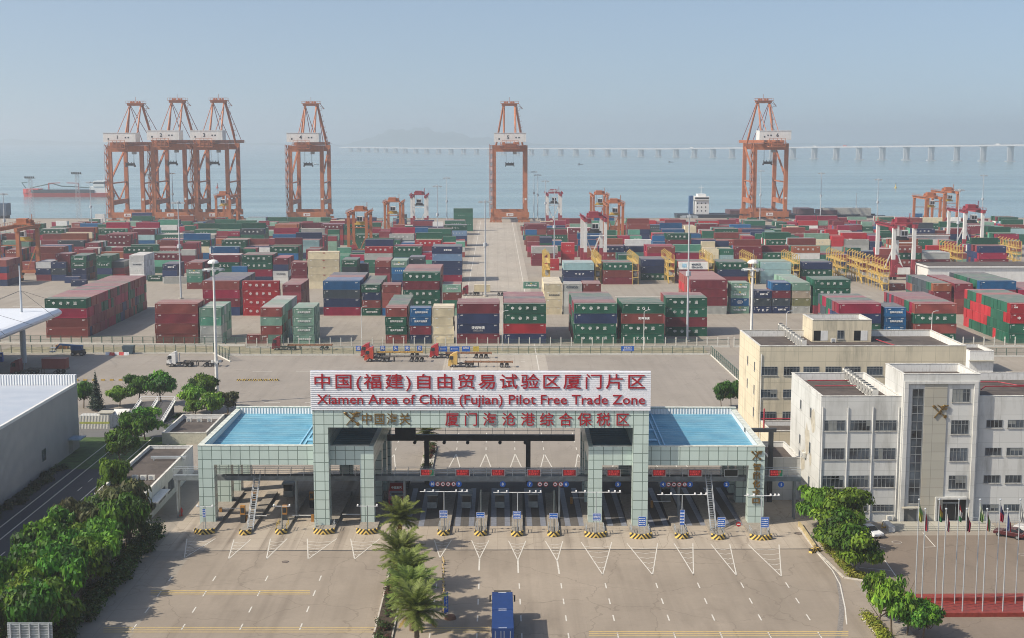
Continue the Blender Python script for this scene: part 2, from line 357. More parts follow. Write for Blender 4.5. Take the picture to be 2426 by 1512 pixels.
# quay face and kerbs
kb=MB(); kb.box(-1500,QY,-4.5,1500,QY+.8,.25); kb.box(-1500,QY-1.2,0,1500,QY-.0,.3); structure(kb.build('quay_wall',M('quay concrete',(.22,.2,.18),.9)))
kb=MB()
kb.box(-63.6,120,0,-63.2,262,.15); kb.box(-104.4,120,0,-104,262,.15)
for a,b in (((1893,1252),(1934,1307)),((1934,1307),(2000,1370)),((2000,1370),(2045,1376)),((2046,1466),(2085,1512))):
    A=G(*a);B=G(*b); kb.beam((A.x,A.y,.08),(B.x,B.y,.08),.3,.16)
structure(kb.build('kerb',M('kerb stone',(.42,.39,.34),.85)))
gt=MB()                                                         # curved drain at the right of the plaza
pp=[(1935,1305),(1965,1335),(1985,1370),(1993,1410),(1994,1450),(1990,1490),(1984,1512)]
for a,b in zip(pp,pp[1:]):
    A=G(*a,0.022);B=G(*b,.022); d=(B-A).normalized(); r=Vector((-d.y,d.x,0))*.32; gt.quad(A-r,A+r,B+r,B-r)
structure(gt.build('road_drain',M('drain cover',(.19,.175,.16),.8,var=.3,scale=3)))
# ---------------- shipping containers ----------------
import numpy as np
PAL=dict(g=('dark green',(.014,.10,.06)),r=('maroon',(.19,.030,.042)),b=('red-brown',(.235,.06,.05)),c=('crimson',(.29,.016,.05)),R=('bright red',(.40,.022,.03)),
 n=('navy',(.019,.035,.095)),B=('blue',(.009,.10,.24)),l=('pale green',(.20,.34,.26)),t=('pale teal',(.30,.45,.46)),w=('white',(.72,.72,.69)),y=('cream',(.66,.58,.40)),
 G=('pale grey',(.40,.41,.38)),o=('rusty orange',(.30,.10,.05)),k=('charcoal',(.045,.062,.075)),m=('mint green',(.10,.30,.21)),O=('olive',(.22,.22,.11)),v=('light blue',(.15,.24,.36)),p=('beige',(.4,.33,.25)))
def paint_mat(name,attr):
    m,n,l,b=nt(name); MATS[name]=m
    if attr: a=n.new('ShaderNodeAttribute'); a.attribute_name='Col'; colr=a.outputs['Color']
    else: oi=n.new('ShaderNodeObjectInfo'); colr=oi.outputs['Color']
    tc=n.new('ShaderNodeTexCoord').outputs['Object']
    g=n.new('ShaderNodeNewGeometry'); pos=g.outputs['Position']; sp=n.new('ShaderNodeSeparateXYZ'); l.new(g.outputs['True Normal'],sp.inputs[0])
    f=noise(n,l,pos,.5,5,.6); st=noise(n,l,scl(n,l,pos,(1,1,.08)),2.6,5,.7)
    col=mixc(n,l,ramp(n,l,f,.3,.7),(.88,.88,.88),(1.10,1.10,1.10)); col=mixc(n,l,1.0,colr,col,'MULTIPLY')
    col=mixc(n,l,mth(n,l,'MULTIPLY',ramp(n,l,st,.6,.8),.16),col,(.17,.11,.075))           # rust runs
    top=mth(n,l,'GREATER_THAN',sp.outputs[2],.7)
    dust=mixc(n,l,.42,colr,(.40,.36,.33)); dust=mixc(n,l,ramp(n,l,noise(n,l,pos,.35,4),.4,.7),dust,(.33,.27,.24))  # settled dust on roofs
    col=mixc(n,l,mth(n,l,'MULTIPLY',top,.72),col,dust)
    l.new(col,b.inputs['Base Color']); b.inputs['Roughness'].default_value=.5; b.inputs['Specular IOR Level'].default_value=.35
    if attr:
        spp=n.new('ShaderNodeSeparateXYZ'); l.new(pos,spp.inputs[0])
        s=mth(n,l,'SINE',mth(n,l,'MULTIPLY',spp.outputs[0],2*math.pi/.29)); bp=n.new('ShaderNodeBump'); bp.inputs['Strength'].default_value=.5; bp.inputs['Distance'].default_value=.04
        l.new(s,bp.inputs['Height']); l.new(bp.outputs[0],b.inputs['Normal'])
    return m
mpaint=paint_mat('container paint',0); mpaint2=paint_mat('container paint far',1)
mlet=M('white lettering',(.78,.78,.75),.6,var=.05); mletd=M('dark lettering',(.03,.05,.08),.6,var=.05); mletr=M('red lettering',(.4,.03,.03),.6,var=.05)
DIM={'L':(12.19,2.44,2.9),'S':(6.06,2.44,2.6)}
def container_mesh(k):
    L,W,H=DIM[k]; mb=MB(); H-=.075
    for x in (0,L-.16):
        for y in (0,W-.16): mb.box(x,y,0,x+.16,y+.16,H)
    for y in (0,W-.12):
        mb.box(.16,y,0,L-.16,y+.12,.16); mb.box(.16,y,H-.12,L-.16,y+.12,H)
    for x in (0,L-.12):
        mb.box(x,.16,0,x+.12,W-.16,.16); mb.box(x,.16,H-.12,x+.12,W-.16,H)
    # corrugated long sides
    for y,s in ((.03,1),(W-.03,-1)):
        n=int((L-.32)/.29); st=(L-.32)/n; prof=[]
        for i in range(n):
            x=.16+i*st; prof+=[(x,0),(x+st*.38,0),(x+st*.5,.075),(x+st*.88,.075)]
        prof.append((L-.16,0)); q=len(prof)
        vs=[(x,y+s*d,.16) for x,d in prof]+[(x,y+s*d,H-.12) for x,d in prof]
        fs=[(i,i+1,i+1+q,i+q) if s>0 else (i+1,i,i+q,i+1+q) for i in range(q-1)]
        mb.add(vs,fs)
    # ends: corrugated front wall at the left, doors with lock rods at the right
    mb.quad((.05,W-.16,.16),(.05,.16,.16),(.05,.16,H-.12),(.05,W-.16,H-.12))
    for i in range(7): mb.box(.0,.3+i*.28,.16,.05,.42+i*.28,H-.12)
    mb.quad((L-.04,.16,.16),(L-.04,W-.16,.16),(L-.04,W-.16,H-.12),(L-.04,.16,H-.12))
    for y in (.45,.95,1.45,1.95): mb.box(L-.04,y,.16,L,y+.05,H-.12)
    # ribbed roof sheet
    n=int(L/.6); st=(L-.24)/n
    mb.quad((.12,.12,H-.06),(L-.12,.12,H-.06),(L-.12,W-.12,H-.06),(.12,W-.12,H-.06))
    for i in range(n): mb.box(.12+i*st+.1,.2,H-.07,.12+i*st+.4,W-.2,H-.035)
    mb.quad((.1,.1,.1),(.1,W-.1,.1),(L-.1,W-.1,.1),(L-.1,.1,.1))
    return mb.mesh('shipping_container',mpaint)
CM={k:container_mesh(k) for k in 'LS'}
def marks(k):
    L,W,H=DIM[k]; mb=MB(); r=random.Random(4)
    for i in range(7): mb.box(L-1.5+(i%4)*.24,-.012,H-.55-(i//4)*.2,L-1.36+(i%4)*.24,-.004,H-.43-(i//4)*.2)
    for i in range(5): mb.box(.45,-.012,H-.6-i*.2,.53,-.004,H-.5-i*.2)
    mb.box(.95,-.012,H-.58,1.65,-.004,H-.47); mb.box(1.15,-.012,H-.45,1.7,-.004,H-.38)
    return mb.mesh('lettering',mlet)
MK={k:marks(k) for k in 'LS'}
def logo_mesh():
    mb=MB(); 
    for a in range(20):
        t0,t1=2*math.pi*a/20,2*math.pi*(a+1)/20
        mb.quad((1.0*math.cos(t0),-.02,.62*math.sin(t0)),(1.0*math.cos(t1),-.02,.62*math.sin(t1)),(.86*math.cos(t1),-.02,.5*math.sin(t1)),(.86*math.cos(t0),-.02,.5*math.sin(t0)))
    mb.box(-.7,-.03,-.12,.7,-.02,.12)
    for x in (-.45,-.1,.25): mb.box(x,-.03,-.42,x+.16,-.02,.42)
    return mb.mesh('emblem',mlet)
LOGO=logo_mesh()
def lettering(o,k,t):
    L,W,H=DIM[k]; c=L/2
    link('lettering',MK[k],o)
    y=-.012
    if t=='z': text('中   谷   海   运',1.02 if k=='L' else .6,mlet,o,(c-.3,y,H*.5),bold=.012,space=1.12 if k=='L' else .95)
    elif t=='Z': text('Z  G  L',1.15,mlet,o,(c,y,H*.5),bold=.02,sx=1.1)
    elif t=='Y': text('Y  K  P',1.05,mlet,o,(c+.3,y,H*.42),bold=.03,sx=1.2)
    elif t=='M':
        text('MAERSK',1.05,mletd,o,(c+.9,y,H*.66),bold=.02); text('SEALAND',1.05,mletd,o,(c+1.2,y,H*.27),bold=.02)
        mb=MB(); mb.box(1.3,-.012,.75,3.0,-.004,2.3); mb.build('emblem',M('pale blue emblem',(.35,.6,.75),.6),o)
    elif t=='C': text('COSCO',.95,mletd,o,(c-.3,y,H*.5),bold=.02,sx=1.15)
    elif t=='o': link('emblem',LOGO,o,(c,0,H*.5))
    elif t=='f': text('信风海运物流',.75 if k=='L' else .55,mletd if k=='S' else mletd,o,(c+.2,y,H*.5),sx=1.1)
    elif t=='q':
        text('中海集团物流',.72,mlet,o,(c,y,H*.46),bold=.02); mb=MB(); mb.box(c-.35,-.012,H*.68,c+.35,-.004,H*.86); mb.build('emblem',M('gold emblem',(.5,.38,.1),.5),o)
    elif t=='i':
        text('信风海运物流',.62,mlet,o,(c+.2,y,H*.46),bold=.01)
    elif t=='h': text('泛远物流',.95,mlet,o,(c,y,H*.55),bold=.02); text('SHIPPING LOGISTICS',.3,mlet,o,(c,y,H*.25))
    elif t=='a': text('安通物流',.75 if k=='L' else .6,mlet,o,(c+.4,y,H*.5),bold=.03,space=1.2)
    elif t=='F': text('中 谷 物 流',1.05,mletr,o,(c,y,H*.5))
    elif t=='A': text('CAI',.5,mletr,o,(c+.2,y,H*.82),bold=.02); 
    elif t=='T': text('CMI',.6,mlet,o,(1.6,y,H*.6),bold=.03)
BOX=[]   # every container: x,y,z (front left bottom corner), kind, colour, lettering, words
ORD=['first','second','third','fourth','fifth','sixth','seventh','eighth','ninth','tenth','eleventh','twelfth','thirteenth','fourteenth','fifteenth','sixteenth','seventeenth','eighteenth','nineteenth','twentieth']
def ordn(i):
    if i<20: return ORD[i]
    return ['twenty','thirty','forty','fifty'][i//10-2+0]+'-'+ORD[i%10] if True else ''
def stack(px,py,k,cols,txt='',depth=1,pal='grbncb',row='',off=0,hv=0,seed=0,Y=None):
    p=G(px,py); L,W,H=DIM[k]; r=random.Random(seed*977+int(px*3)+int(py))
    x0,y0=p.x,p.y; n=len(cols)
    prev={}
    for j in range(depth):
        hj=n if j==0 else max(1,n-(1 if r.random()<hv else 0))
        for i in range(hj):
            c=cols[i] if j==0 else (prev[i] if i in prev and r.random()<.45 else r.choice(pal)); prev[i]=c
            t=(txt[i] if i<len(txt) else '-') if j==0 else '-'
            BOX.append(dict(x=x0+(r.uniform(-.12,.12) if j else 0)+(-.35*(n-1-i) if 0 else 0),y=y0+j*2.54,z=i*H,k=k,c=c,t=t,row=row,tier=i,j=j,top=i==hj-1))
A='fence line'
for a in (
 (110,800,'L','bbcg','---z',27,'rrbbrcgn'),(369,814,'L','bbrb','',4,'rb'),(475,814,'S','GGml','',6,'lmG'),(585,814,'S','b','',1),(618,814,'S','lblb','',12,'lGbl'),(695,814,'S','llll','iiii',5,'ll'),
 (914,814,'S','bggb','-ii-',13,'gkgr'),(971,814,'S','nrBB','--ii',2,'nB'),(1025,814,'S','yyyy','',4,'y'),(1083,814,'L','rnnr','-h--',5,'rb'),(1193.5,814,'L','nRgg','--zz',12,'rrkgrb'),
 (1360,814,'L','ggng','zz-z',12,'rgkrgr'),(1472,814,'L','ggbg','ZzaZ',6,'gbg'),(1578,797,'L','grgg','z-zz',6,'rrb'),(1985,814,'L','bgnc','-z--',10,'ckrgb'),(2095,814,'S','BBBB','iiii',5,'Bk'),
 (2163,814,'L','gbgb','-- z-'.replace(' ',''),12,'rgkrcg'),(2389,814,'L','ggRR','-Zz T'.replace(' ',''),15,'ggRgR')): stack(*a[:7],**{}) if len(a)==6 else stack(*a[:6],pal=a[6],row=A)
Bn='second line'
for a in (
 (482,748,'L','nrcb','',12,'kkn'),(576,748,'L','RRRR','zzzz',1,'R'),(671,748,'S','rrrr','',8,'rb'),(767,748,'L','cnkB','',12,'knrkb'),(858,748,'S','gbng','i--i',12,'gbrk'),(906,748,'S','Bbbb','',3,'rb'),
 (955,748,'L','nggrg','-zz-z'[:5],12,'rrbk'),(1049,748,'S','lgbl','-i-i',4,'lb'),(1288.5,745,'S','yyyy','--f-',9,'y'),(1335.5,745,'S','GGGG','C--C',3,'G'),(1381,745,'S','bbrb','',4,'rb'),
 (1635,745,'L','Grrr','',12,'bRb'),(1731,743,'S','lBll','qoqq',3,'l'),(1784,743,'S','nkn','Y-a',2,'n'),(1828,743,'S','nkrB','a---',4,'nB'),(1876,743,'S','GOpl','',12,'ylyG'),
 (1927.5,744,'L','rggg','--zz',5,'gg'),(2209,745,'S','rrro','',12,'okgr'),(2260,745,'S','bbrr','',12,'rb'),(2318,748,'L','rrrB','',12,'kkrg'),(2411,748,'L','rrc','',10,'rc')): stack(*a[:6],pal=a[6],row=Bn)
Cn='third line'
for a in (
 (-18,678,'S','nRnb','',6,'nbr'),(86.5,665.5,'S','rnw','',6,'nwr'),(122.7,665.5,'S','nkn','',1,'n'),(133,660,'S','nrrr','',4,'r'),(153,671,'S','n','',1),(168,679,'S','n','',1),(170.6,665.5,'S','nngg','--ii',6,'gnb'),
 (231,665,'S','gngg','--z-',5,'gn'),(260.5,664,'S','Rrk','',6,'kr'),(307.6,664,'S','wwwwf'[:4],'fff-',7,'w'),(349.5,667,'S','g','i',1),(385.5,671,'S','Gnn','--a',5,'nr'),(388,673,'L','G','',1),(443.5,685,'S','bmlb','--q-',6,'brk'),
 (497,672,'L','rggr','-zZ-',4,'rwb'),(550,677,'S','BBB','ooo',1),(574.6,672,'L','ncgg','--zz',6,'grr'),(648,672,'S','wwnr','ff--',6,'rc'),(691,684,'S','rrrr','',3,'rb'),(730,684,'L','yyyyy','AAAAA',2,'y'),
 (809.6,678,'S','bnkg','--- i'.replace(' ',''),6,'gk'),(837,670,'S','nnk','-a-',2,'n'),(888.6,679,'S','rrrb','',6,'br'),(928,680,'S','nBBl','ooqq'[:4],6,'lB'),(969,672,'S','rrnk','',6,'nkr'),(1024,668,'L','cnnvn','---- a'.replace(' ',''),6,'nkg'),
 (1240,684,'S','m','q',1),(1335.4,674,'L','nnt','-Y-',6,'tnr'),(1428.7,674,'L','rbg','--z',6,'rgb'),(1519,664,'L','gnn','z--',6,'nkr'),(1609,672,'L','rrw','--M',6,'rwg'),(1700,672,'L','rng','--z',6,'gnk'),(1803,672,'L','ttt','',6,'tgl'),(1900,672,'L','rgn','-z-',6,'ngr'),
 (2107.6,688,'S','b','T',1)): stack(*a[:6],pal=a[6] if len(a)>6 else a[3],row=Cn)
Dn='fourth line'
for a in (
 (1259,630,'L','rrG','',4,'Grc'),(1292.6,641,'S','RR','z-',1,'R'),(1330,628,'S','RRRR','zzzz',3,'Rr'),(1251.5,603,'L','ggn','zz-',4,'ngr'),(1239.6,553,'S','cg','zz',4,'gr'),(1279,553,'S','RR','zz',4,'Rg'),(1053,584,'L','rnvg','--oZ',4,'gbn'),(1074.8,548,'L','ggggg','ZZZZZ',3,'g'),
 (2296,600,'L','ng','-Z',2,'gn'),(2105,600,'S','ggg','zz-',3,'gR'),(497,632,'L','rcw','--F',4,'wrg'),(600,632,'L','rnw','--F',3,'wng'),(266,632,'L','rrr','',5,'rgb'),(355,632,'L','wwb','--a',4,'bw')): stack(*a[:6],pal=a[6],row=Dn)
# the yard beyond: block after block to the quay
GAN=[(G(a,b).x,G(a,b).y) for a,b in ((24,666),(530,545),(848,610),(931,571),(992,548),(1313,541),(1410,643),(1457,579),(1422,546),(2208,553),(2250,538),(2138,663),(2303,607))]
LINES=[(590,'fourth line'),(628,'fifth line'),(668,'sixth line'),(706,'seventh line'),(745,'eighth line'),(783,'ninth line'),(822,'tenth line'),(858,'eleventh line')]
WT='rrrrrrrrbbbbbggggggggggnnnkcccRRBBlltwGGymo'
rr=random.Random(21)
near=[(b['x'],b['y'],DIM[b['k']][0]) for b in BOX if b['y']>560]
for Y,nm in LINES:
    for side in (0,1):
        x=-max(.385*Y,180) if side==0 else 15.0; lim=-15.5 if side==0 else .40*Y
        if side==0: x=max(x,-.385*Y,-264 if Y<760 else -258)
        while x<lim-6:
            k='L' if rr.random()<.55 else 'S'; L=DIM[k][0]
            if x+L>lim: break
            base=rr.choice([2,3,3,3,4,4]) if Y<780 else (rr.choice([2,2,3,3]) if Y<850 else rr.choice([1,2,2,3]))
            if rr.random()<.07: x+=L; continue
            own=rr.choice(WT)
            for j in range(6):
                if any(abs(Y+j*2.5-ny)<12 and nx-L<x<nx+nl for nx,ny,nl in near): continue
                gx_=min([abs(x+L/2-q[0])-L/2 for q in GAN if -9<Y+j*2.5-q[1]<29]+[99]); gf_=min([abs(x+L/2-q[0])-L/2 for q in GAN if -34<Y+j*2.5-q[1]<=-9]+[99])
                if gx_<6: continue
                if gf_<5: base=min(base,2)
                h=max(1,min(5,base+rr.choice([-1,-1,0,0,0,0,1]) if j else base))
                for i in range(h):
                    c=own if rr.random()<.4 else rr.choice(WT)
                    BOX.append(dict(x=x,y=Y+j*2.52,z=i*DIM[k][2],k=k,c=c,t='-' if c in 'rbncBlwyGmkot' and rr.random()<.7 else 'z',row=nm,tier=i,j=j,top=i==h-1))
            x+=L+.45+(rr.random()<.05)*3
# which containers does the picture show? painter's pass over the projected faces, nearest last
c_,s_=math.cos(YAW),math.sin(YAW)
def proj(P):
    x=P[:,0]; y=P[:,1]; z=P[:,2]-CH
    xr=x*c_-y*s_; yr=x*s_+y*c_; d=yr*cy-z*sy_; v=yr*sy_+z*cy
    return np.stack([(1213+FP*xr/d)/1.6,(756-FP*v/d)/1.6],1)
WB,HB=1516,945; idb=-np.ones((HB,WB),np.int32)
for bi in sorted(range(len(BOX)),key=lambda i:(-BOX[i]['y'],BOX[i]['z'])):
    b=BOX[bi]; L,W,H=DIM[b['k']]; x,y,z=b['x'],b['y'],b['z']
    P=proj(np.array([(x+a*L,y+bb*W,z+c*H) for c in (0,1) for bb in (0,1) for a in (0,1)],float))
    for q in ((4,5,7,6),(1,3,7,5) if x+L<0 else (0,2,6,4),(0,1,5,4)):
        Q=P[list(q)]; x0,y0=np.floor(Q.min(0)).astype(int); x1,y1=np.ceil(Q.max(0)).astype(int)
        x0,y0,x1,y1=max(x0,0),max(y0,0),min(x1,WB-1),min(y1,HB-1)
        if x1<=x0 or y1<=y0: continue
        gx,gy=np.meshgrid(np.arange(x0,x1)+.5,np.arange(y0,y1)+.5); ins=None; sg=0
        for e in range(4):
            A_,B_=Q[e],Q[(e+1)%4]; cr=(B_[0]-A_[0])*(gy-A_[1])-(B_[1]-A_[1])*(gx-A_[0]); pos=cr>=0
            ins=(pos,~pos) if ins is None else (ins[0]&pos,ins[1]&~pos)
        msk=ins[0]|ins[1]; idb[y0:y1,x0:x1][msk]=bi
vis=np.bincount(idb[idb>=0].ravel(),minlength=len(BOX))
order=np.argsort(-vis)
shown=[i for i in order[:300] if vis[i]>3]; rest=[i for i in order[300:] if vis[i]>0]
# words that single each container out
stk={}
for i in range(len(BOX)): stk.setdefault(BOX[i]['row'],set()).add(round(BOX[i]['x'],0) if BOX[i]['j']==0 else None)
rowx={}
for i in shown:
    b=BOX[i]; rowx.setdefault(b['row'],[]).append(b['x'])
rowx={k:sorted(set(round(v) for v in vs)) for k,vs in rowx.items()}
def blk(b):
    xs=rowx[b['row']]; g=[];
    for v in xs:
        if not g or v-g[-1]>1.6: g.append(v)
    return max(k for k,v in enumerate(g) if b['x']>=v-1.01)
TI=['bottom','second','third','fourth','fifth']
def make_container(i):
    b=BOX[i]; jr=random.Random(int(i)+5); o=link('shipping_container',CM[b['k']],None,(b['x']+jr.uniform(-.16,.16)*(b['tier']>0),b['y']+jr.uniform(-.05,.05),b['z'])); nm,c=PAL[b['c']]
    r=random.Random(int(i)); f=r.uniform(.82,1.2); o.color=(*[min(1,v*f) for v in c],1)
    t=b['t']
    if b['j']==0 and vis[i]>60: lettering(o,b['k'],t)
    ln='long' if b['k']=='L' else 'short'
    tr='top' if b['top'] and b['tier']>0 else TI[b['tier']]
    lab=f"{nm} {ln} container, {tr} tier, "
    if b['j']>0: lab+=f"{ordn(b['j'])} behind front, "
    lab+=f"{ordn(blk(b))} stack from left, {b['row']}"
    if lab in USED and b['j']>0: lab=lab.replace(' tier,',' layer,')
    tag(o,lab,'shipping container','containers stacked in the yard')
for i in shown: make_container(i)
# the rest, several hundred more, read as one mass
vs=[];fs=[];cl=[]
for i in rest:
    b=BOX[i]; L,W,H=DIM[b['k']]; H-=.05; o=len(vs); x,y,z=b['x'],b['y'],b['z']; c=PAL[b['c']][1]; f=random.Random(int(i)).uniform(.8,1.25)
    vs+=[(x+a*L,y+bb*W,z+cc*H) for cc in (0,1) for bb in (0,1) for a in (0,1)]
    for q in ((4,5,7,6),(0,1,5,4),(1,3,7,5),(3,2,6,7),(2,0,4,6),(0,2,3,1)): fs.append(tuple(o+t for t in q)); cl+=[[min(1,v*f) for v in c]+[1]]*4
    if vis[i]>14 and b['j']==0 and b['t']!='-' and i%5<3:                 # painted characters, a few pixels each
        rq=random.Random(int(i)+9); n=rq.choice([3,4,4,5]); s=rq.uniform(.22,.4); st0=rq.uniform(.2,.4); dq=rq.uniform(.09,.14)
        for q in range(n):
            xx=x+L*(st0+dq*q); o=len(vs); zz=z+H*.5
            vs+=[(xx,y-.02,zz-s*.8),(xx+s*1.1,y-.02,zz-s*.8),(xx+s*1.1,y-.02,zz+s*.8),(xx,y-.02,zz+s*.8)]; fs.append((o,o+1,o+2,o+3)); cl+=[[.5,.54,.5,1]]*4
me=bpy.data.meshes.new('distant_containers'); me.from_pydata(vs,[],fs); ca=me.color_attributes.new('Col','FLOAT_COLOR','CORNER'); ca.data.foreach_set('color',np.array(cl,dtype=np.float32).ravel()); me.materials.append(mpaint2); me.update()
o=link('distant_containers',me); stuff(o); tag(o,'mass of hundreds more stacked containers filling the yard back to the quay','containers')
print('CONTAINERS',len(BOX),len(shown),len(rest),vis[order[299]])
# ---------------- quay cranes ----------------
mor=M('crane orange paint',(.37,.125,.05),.55,var=.18,scale=.3,dirt=(.16,.07,.04),dirtamt=.5,streak=1)
mwh=M('white paint',(.64,.64,.62),.5,var=.06,scale=.5,dirt=(.42,.38,.33),dirtamt=.45,streak=1)
mdk=M('dark steel',(.035,.04,.045),.55); mgal=M('galvanised steel',(.42,.45,.47),.45,.3,var=.12); mrd=M('crane red paint',(.25,.03,.045),.55,var=.15,scale=.4,dirt=(.12,.04,.035),dirtamt=.4)
mgls=M('dark window glass',(.02,.028,.035),.08,spec=.6,var=.3,scale=.4); mrub=M('tyre rubber',(.02,.02,.021),.85); mblk=M('black lettering',(.015,.015,.018),.6)
def sts(px,py,num,label,flip=1):
    p=G(px,py); t=thing('quay_crane',label,'crane',p,0,'quay cranes along the waterfront'); f=flip; t.scale=(1,1,.975 if num in '145' else 1.0)
    B=lambda: MB()
    for sx in (-11,11):
        for y in (0,40): B().box(sx-1.3,y-1.2,4,sx+1.3,y+1.2,55).build('leg',mor,t)
    for y in (0,40):
        B().box(-13.5,y-1.3,3.6,13.5,y+1.3,7.4).build('sill_beam',mor,t)
        b=B(); b.box(-9.7,y-1.1,50.5,9.7,y+1.1,54.8); b.build('portal_beam',mor,t)
        for sx in (-1,1):
            b=B()
            for k in range(4): b.cb(sx*(6.5+k*2.2),y,0,1.9,1.5,1.1)
            b.cb(sx*9.8,y,1.1,8,1.3,1.2); b.cb(sx*9.8,y,2.3,3,1.2,1.4); b.build('bogie',mor,t)
    for sx in (-11,11):
        b=B(); b.box(sx-1.0,1.2,12.5,sx+1.0,38.8,15.8); b.build('tie_beam',mor,t)
        b=B(); b.beam((sx,1.2,28),(sx,38.8,28),.9); b.beam((sx,1,27),(sx,20,15.6),.8); b.beam((sx,39,27),(sx,20,15.6),.8); b.beam((sx,1,31),(sx,39,52),1.1); b.build('side_brace',mor,t)
    for sx in (-4.2,4.2): B().box(sx-.8,-20,55,sx+.8,98,57.2).build('boom_girder',mor,t)
    b=B()
    for y in range(-19,98,6): b.box(-3.4,y,55.2,3.4,y+.5,56)
    for sx in (-6.3,6.3):
        for y in range(-20,96,4): b.box(sx-.04,y,55.9,sx+.04,y+.1,57.1)
        b.box(sx-.05,-20,57.05,sx+.05,96,57.15); b.box(sx-.6,-20,55.6,sx+.6,96,55.8)
    b.build('boom_walkway',mor,t)
    h=B().box(-11,-14.5,57.3,11,-2.5,63.6).build('machinery_house',mwh,t)
    b=B(); b.box(-11.2,-14.7,63.6,11.2,-2.3,63.9); b.build('house_roof',mwh,h)
    b=B()
    for x in (3.6,5.6): b.box(x*f,-14.56,60,x*f+1,-14.5,61)
    b.box(-8,-14.56,59,-7,-14.5,60.1); b.build('window',mgls,h)
    text(num,3.6,mblk,h,(-1.4*f,-14.58,60.6),name='number',bold=.05)
    b=B(); b.box(-5.5,-22,52.6,5.5,-15,53.2)
    for x in (-5.5,-2.7,0,2.7,5.5):
        b.beam((x,-22,53),(x,-22,58.6),.25); b.beam((x,-15,53),(x,-15,57),.25)
    for z in (54.5,56.4,58.4): b.beam((-5.5,-22,z),(5.5,-22,z),.18)
    b.box(-3.6,-21,53.2,3.8,-16,56); b.build('maintenance_platform',mor,t)
    ax=4.4
    for sx in (-1,1):
        b=B(); b.cyl((sx*9.6,40,55),(sx*ax,31,84),.75,.65,8); b.build('mast_leg',mor,t)
        b=B(); b.cyl((sx*4.2,13,57.2),(sx*ax*.86,30,84),.7,.6,8); b.build('mast_leg',mor,t)
        b=B(); b.cyl((sx*4.2,-14,57.2),(sx*ax,30,83.5),.27,.27,6); b.build('back_stay',mor,t)
        b=B(); b.cyl((sx*4.2,62,57.2),(sx*ax,32,84),.25,.25,6); b.cyl((sx*4.2,90,57.2),(sx*ax,32,84.5),.25,.25,6); b.build('fore_stay',mrd,t)
    b=B(); b.box(-5.6,28.6,83.6,5.6,33.4,85.2); b.box(-6.4,28,85.2,6.8,34,85.5)
    for x in (-6.3,-4,-2,0,2,4,6.6):
        for y in (28.1,33.9): b.beam((x,y,85.4),(x,y,87),.14)
    for y in (28.1,33.9): b.beam((-6.3,y,87),(6.6,y,87),.14)
    for x in (-3.2,-1.6,1.2,2.9): b.cyl((x,30.5,86.1),(x,31.4,86.1),.75,.75,10)
    b.beam((0,31,85),(0,31,90),.2); b.beam((6.4,31,85.3),(9.4,31,81.5),.3); b.beam((6.4,31,83.6),(9.4,31,81.5),.25); b.box(7,30.2,81.3,9.6,31.8,81.6); b.build('mast_head',mor,t)
    b=B()
    for k in range(6):
        z=60+k*4; q=(z-55)/29; x=9.6-(9.6-ax)*q; y=40-9*q; b.box(x,y-1.1,z,x+2,y+1.1,z+.2); b.beam((x+1.9,y,z),(x+1.9,y,z+1.3),.15); b.beam((x+1,y-.5,z),(x+.2,y-1.5,z+4),.35)
    b.build('mast_ladder',mor,t)
    b=B()                                                      # zigzag stair up the landward leg
    for k in range(17):
        z=4+k*3; s=1 if k%2 else -1; b.beam((-13.2,-1.8*s,z),(-13.2,1.8*s,z+3),.7,.25); b.box(-14.2,1.5*s-.6,z+2.9,-12.2,1.5*s+.6,z+3.1)
        b.beam((-14.2,1.5*s,z+3),(-14.2,1.5*s,z+4.1),.14); b.beam((-14.1,-1.8*s,z+1.1),(-14.1,1.8*s,z+4.1),.12)
    for y in (-2.2,2.2): b.beam((-14.2,y,4),(-14.2,y,55),.22)
    b.build('stair_tower',mor,t)
    b=B(); b.box(-3.2,8,52.4,3.2,14.5,54.6); b.box(-2.6,9,54.6,2.6,13,56.2); b.build('trolley',mdk,t)
    b=B(); b.box(2.2,7.5,48.6,4.8,10.5,52.2); b.build('operator_cab',M('cab grey paint',(.35,.37,.38),.5),t)
    b=B()
    for x in (-2.4,2.4):
        for y in (10.4,12.4): b.beam((x,y,42),(x,y,52.6),.1)
    b.build('hoist_rope',mdk,t)
    b=B(); b.box(-3,9.4,40.4,3,13.2,41.2); b.box(-2.8,10.4,41.2,2.8,12.4,42.2)
    for x in (-2.9,-1,1,2.9): b.box(x-.2,9.6,41.2,x+.2,10.1,43)
    for x in (-3,3): b.box(x-.25,9.2,39.6,x+.25,13.4,40.6)
    b.build('spreader',mdk,t)
    b=B(); b.box(-2.4,-1.36,4.5,2.4,-1.31,6.6); s=b.build('sign_plate',mwh,t)
    b=B(); b.cyl((-.8,-1.4,5.5),(-.8,-1.38,5.5),.6,.6,12); b.box(0,-1.4,5.3,1.9,-1.38,5.7); b.build('emblem',mrd,s)
    b=B(); b.box(10.3,-1.26,16,11.6,-1.21,17.4); b.build('warning_plate',mwh,t)
sts(304,528,'1','orange quay crane leftmost of the three close together at far left')
sts(405,528,'2','orange quay crane numbered 2, middle of the close group of three')
sts(505,528,'3','orange quay crane numbered 3, right end of the close group of three')
sts(728,527,'4','orange quay crane numbered 4 standing alone left of the yard lane')
sts(1208,527,'5','orange quay crane numbered 5 straddling the end of the central lane')
sts(1822,526,'6','orange quay crane numbered 6 standing alone on the right',-1)
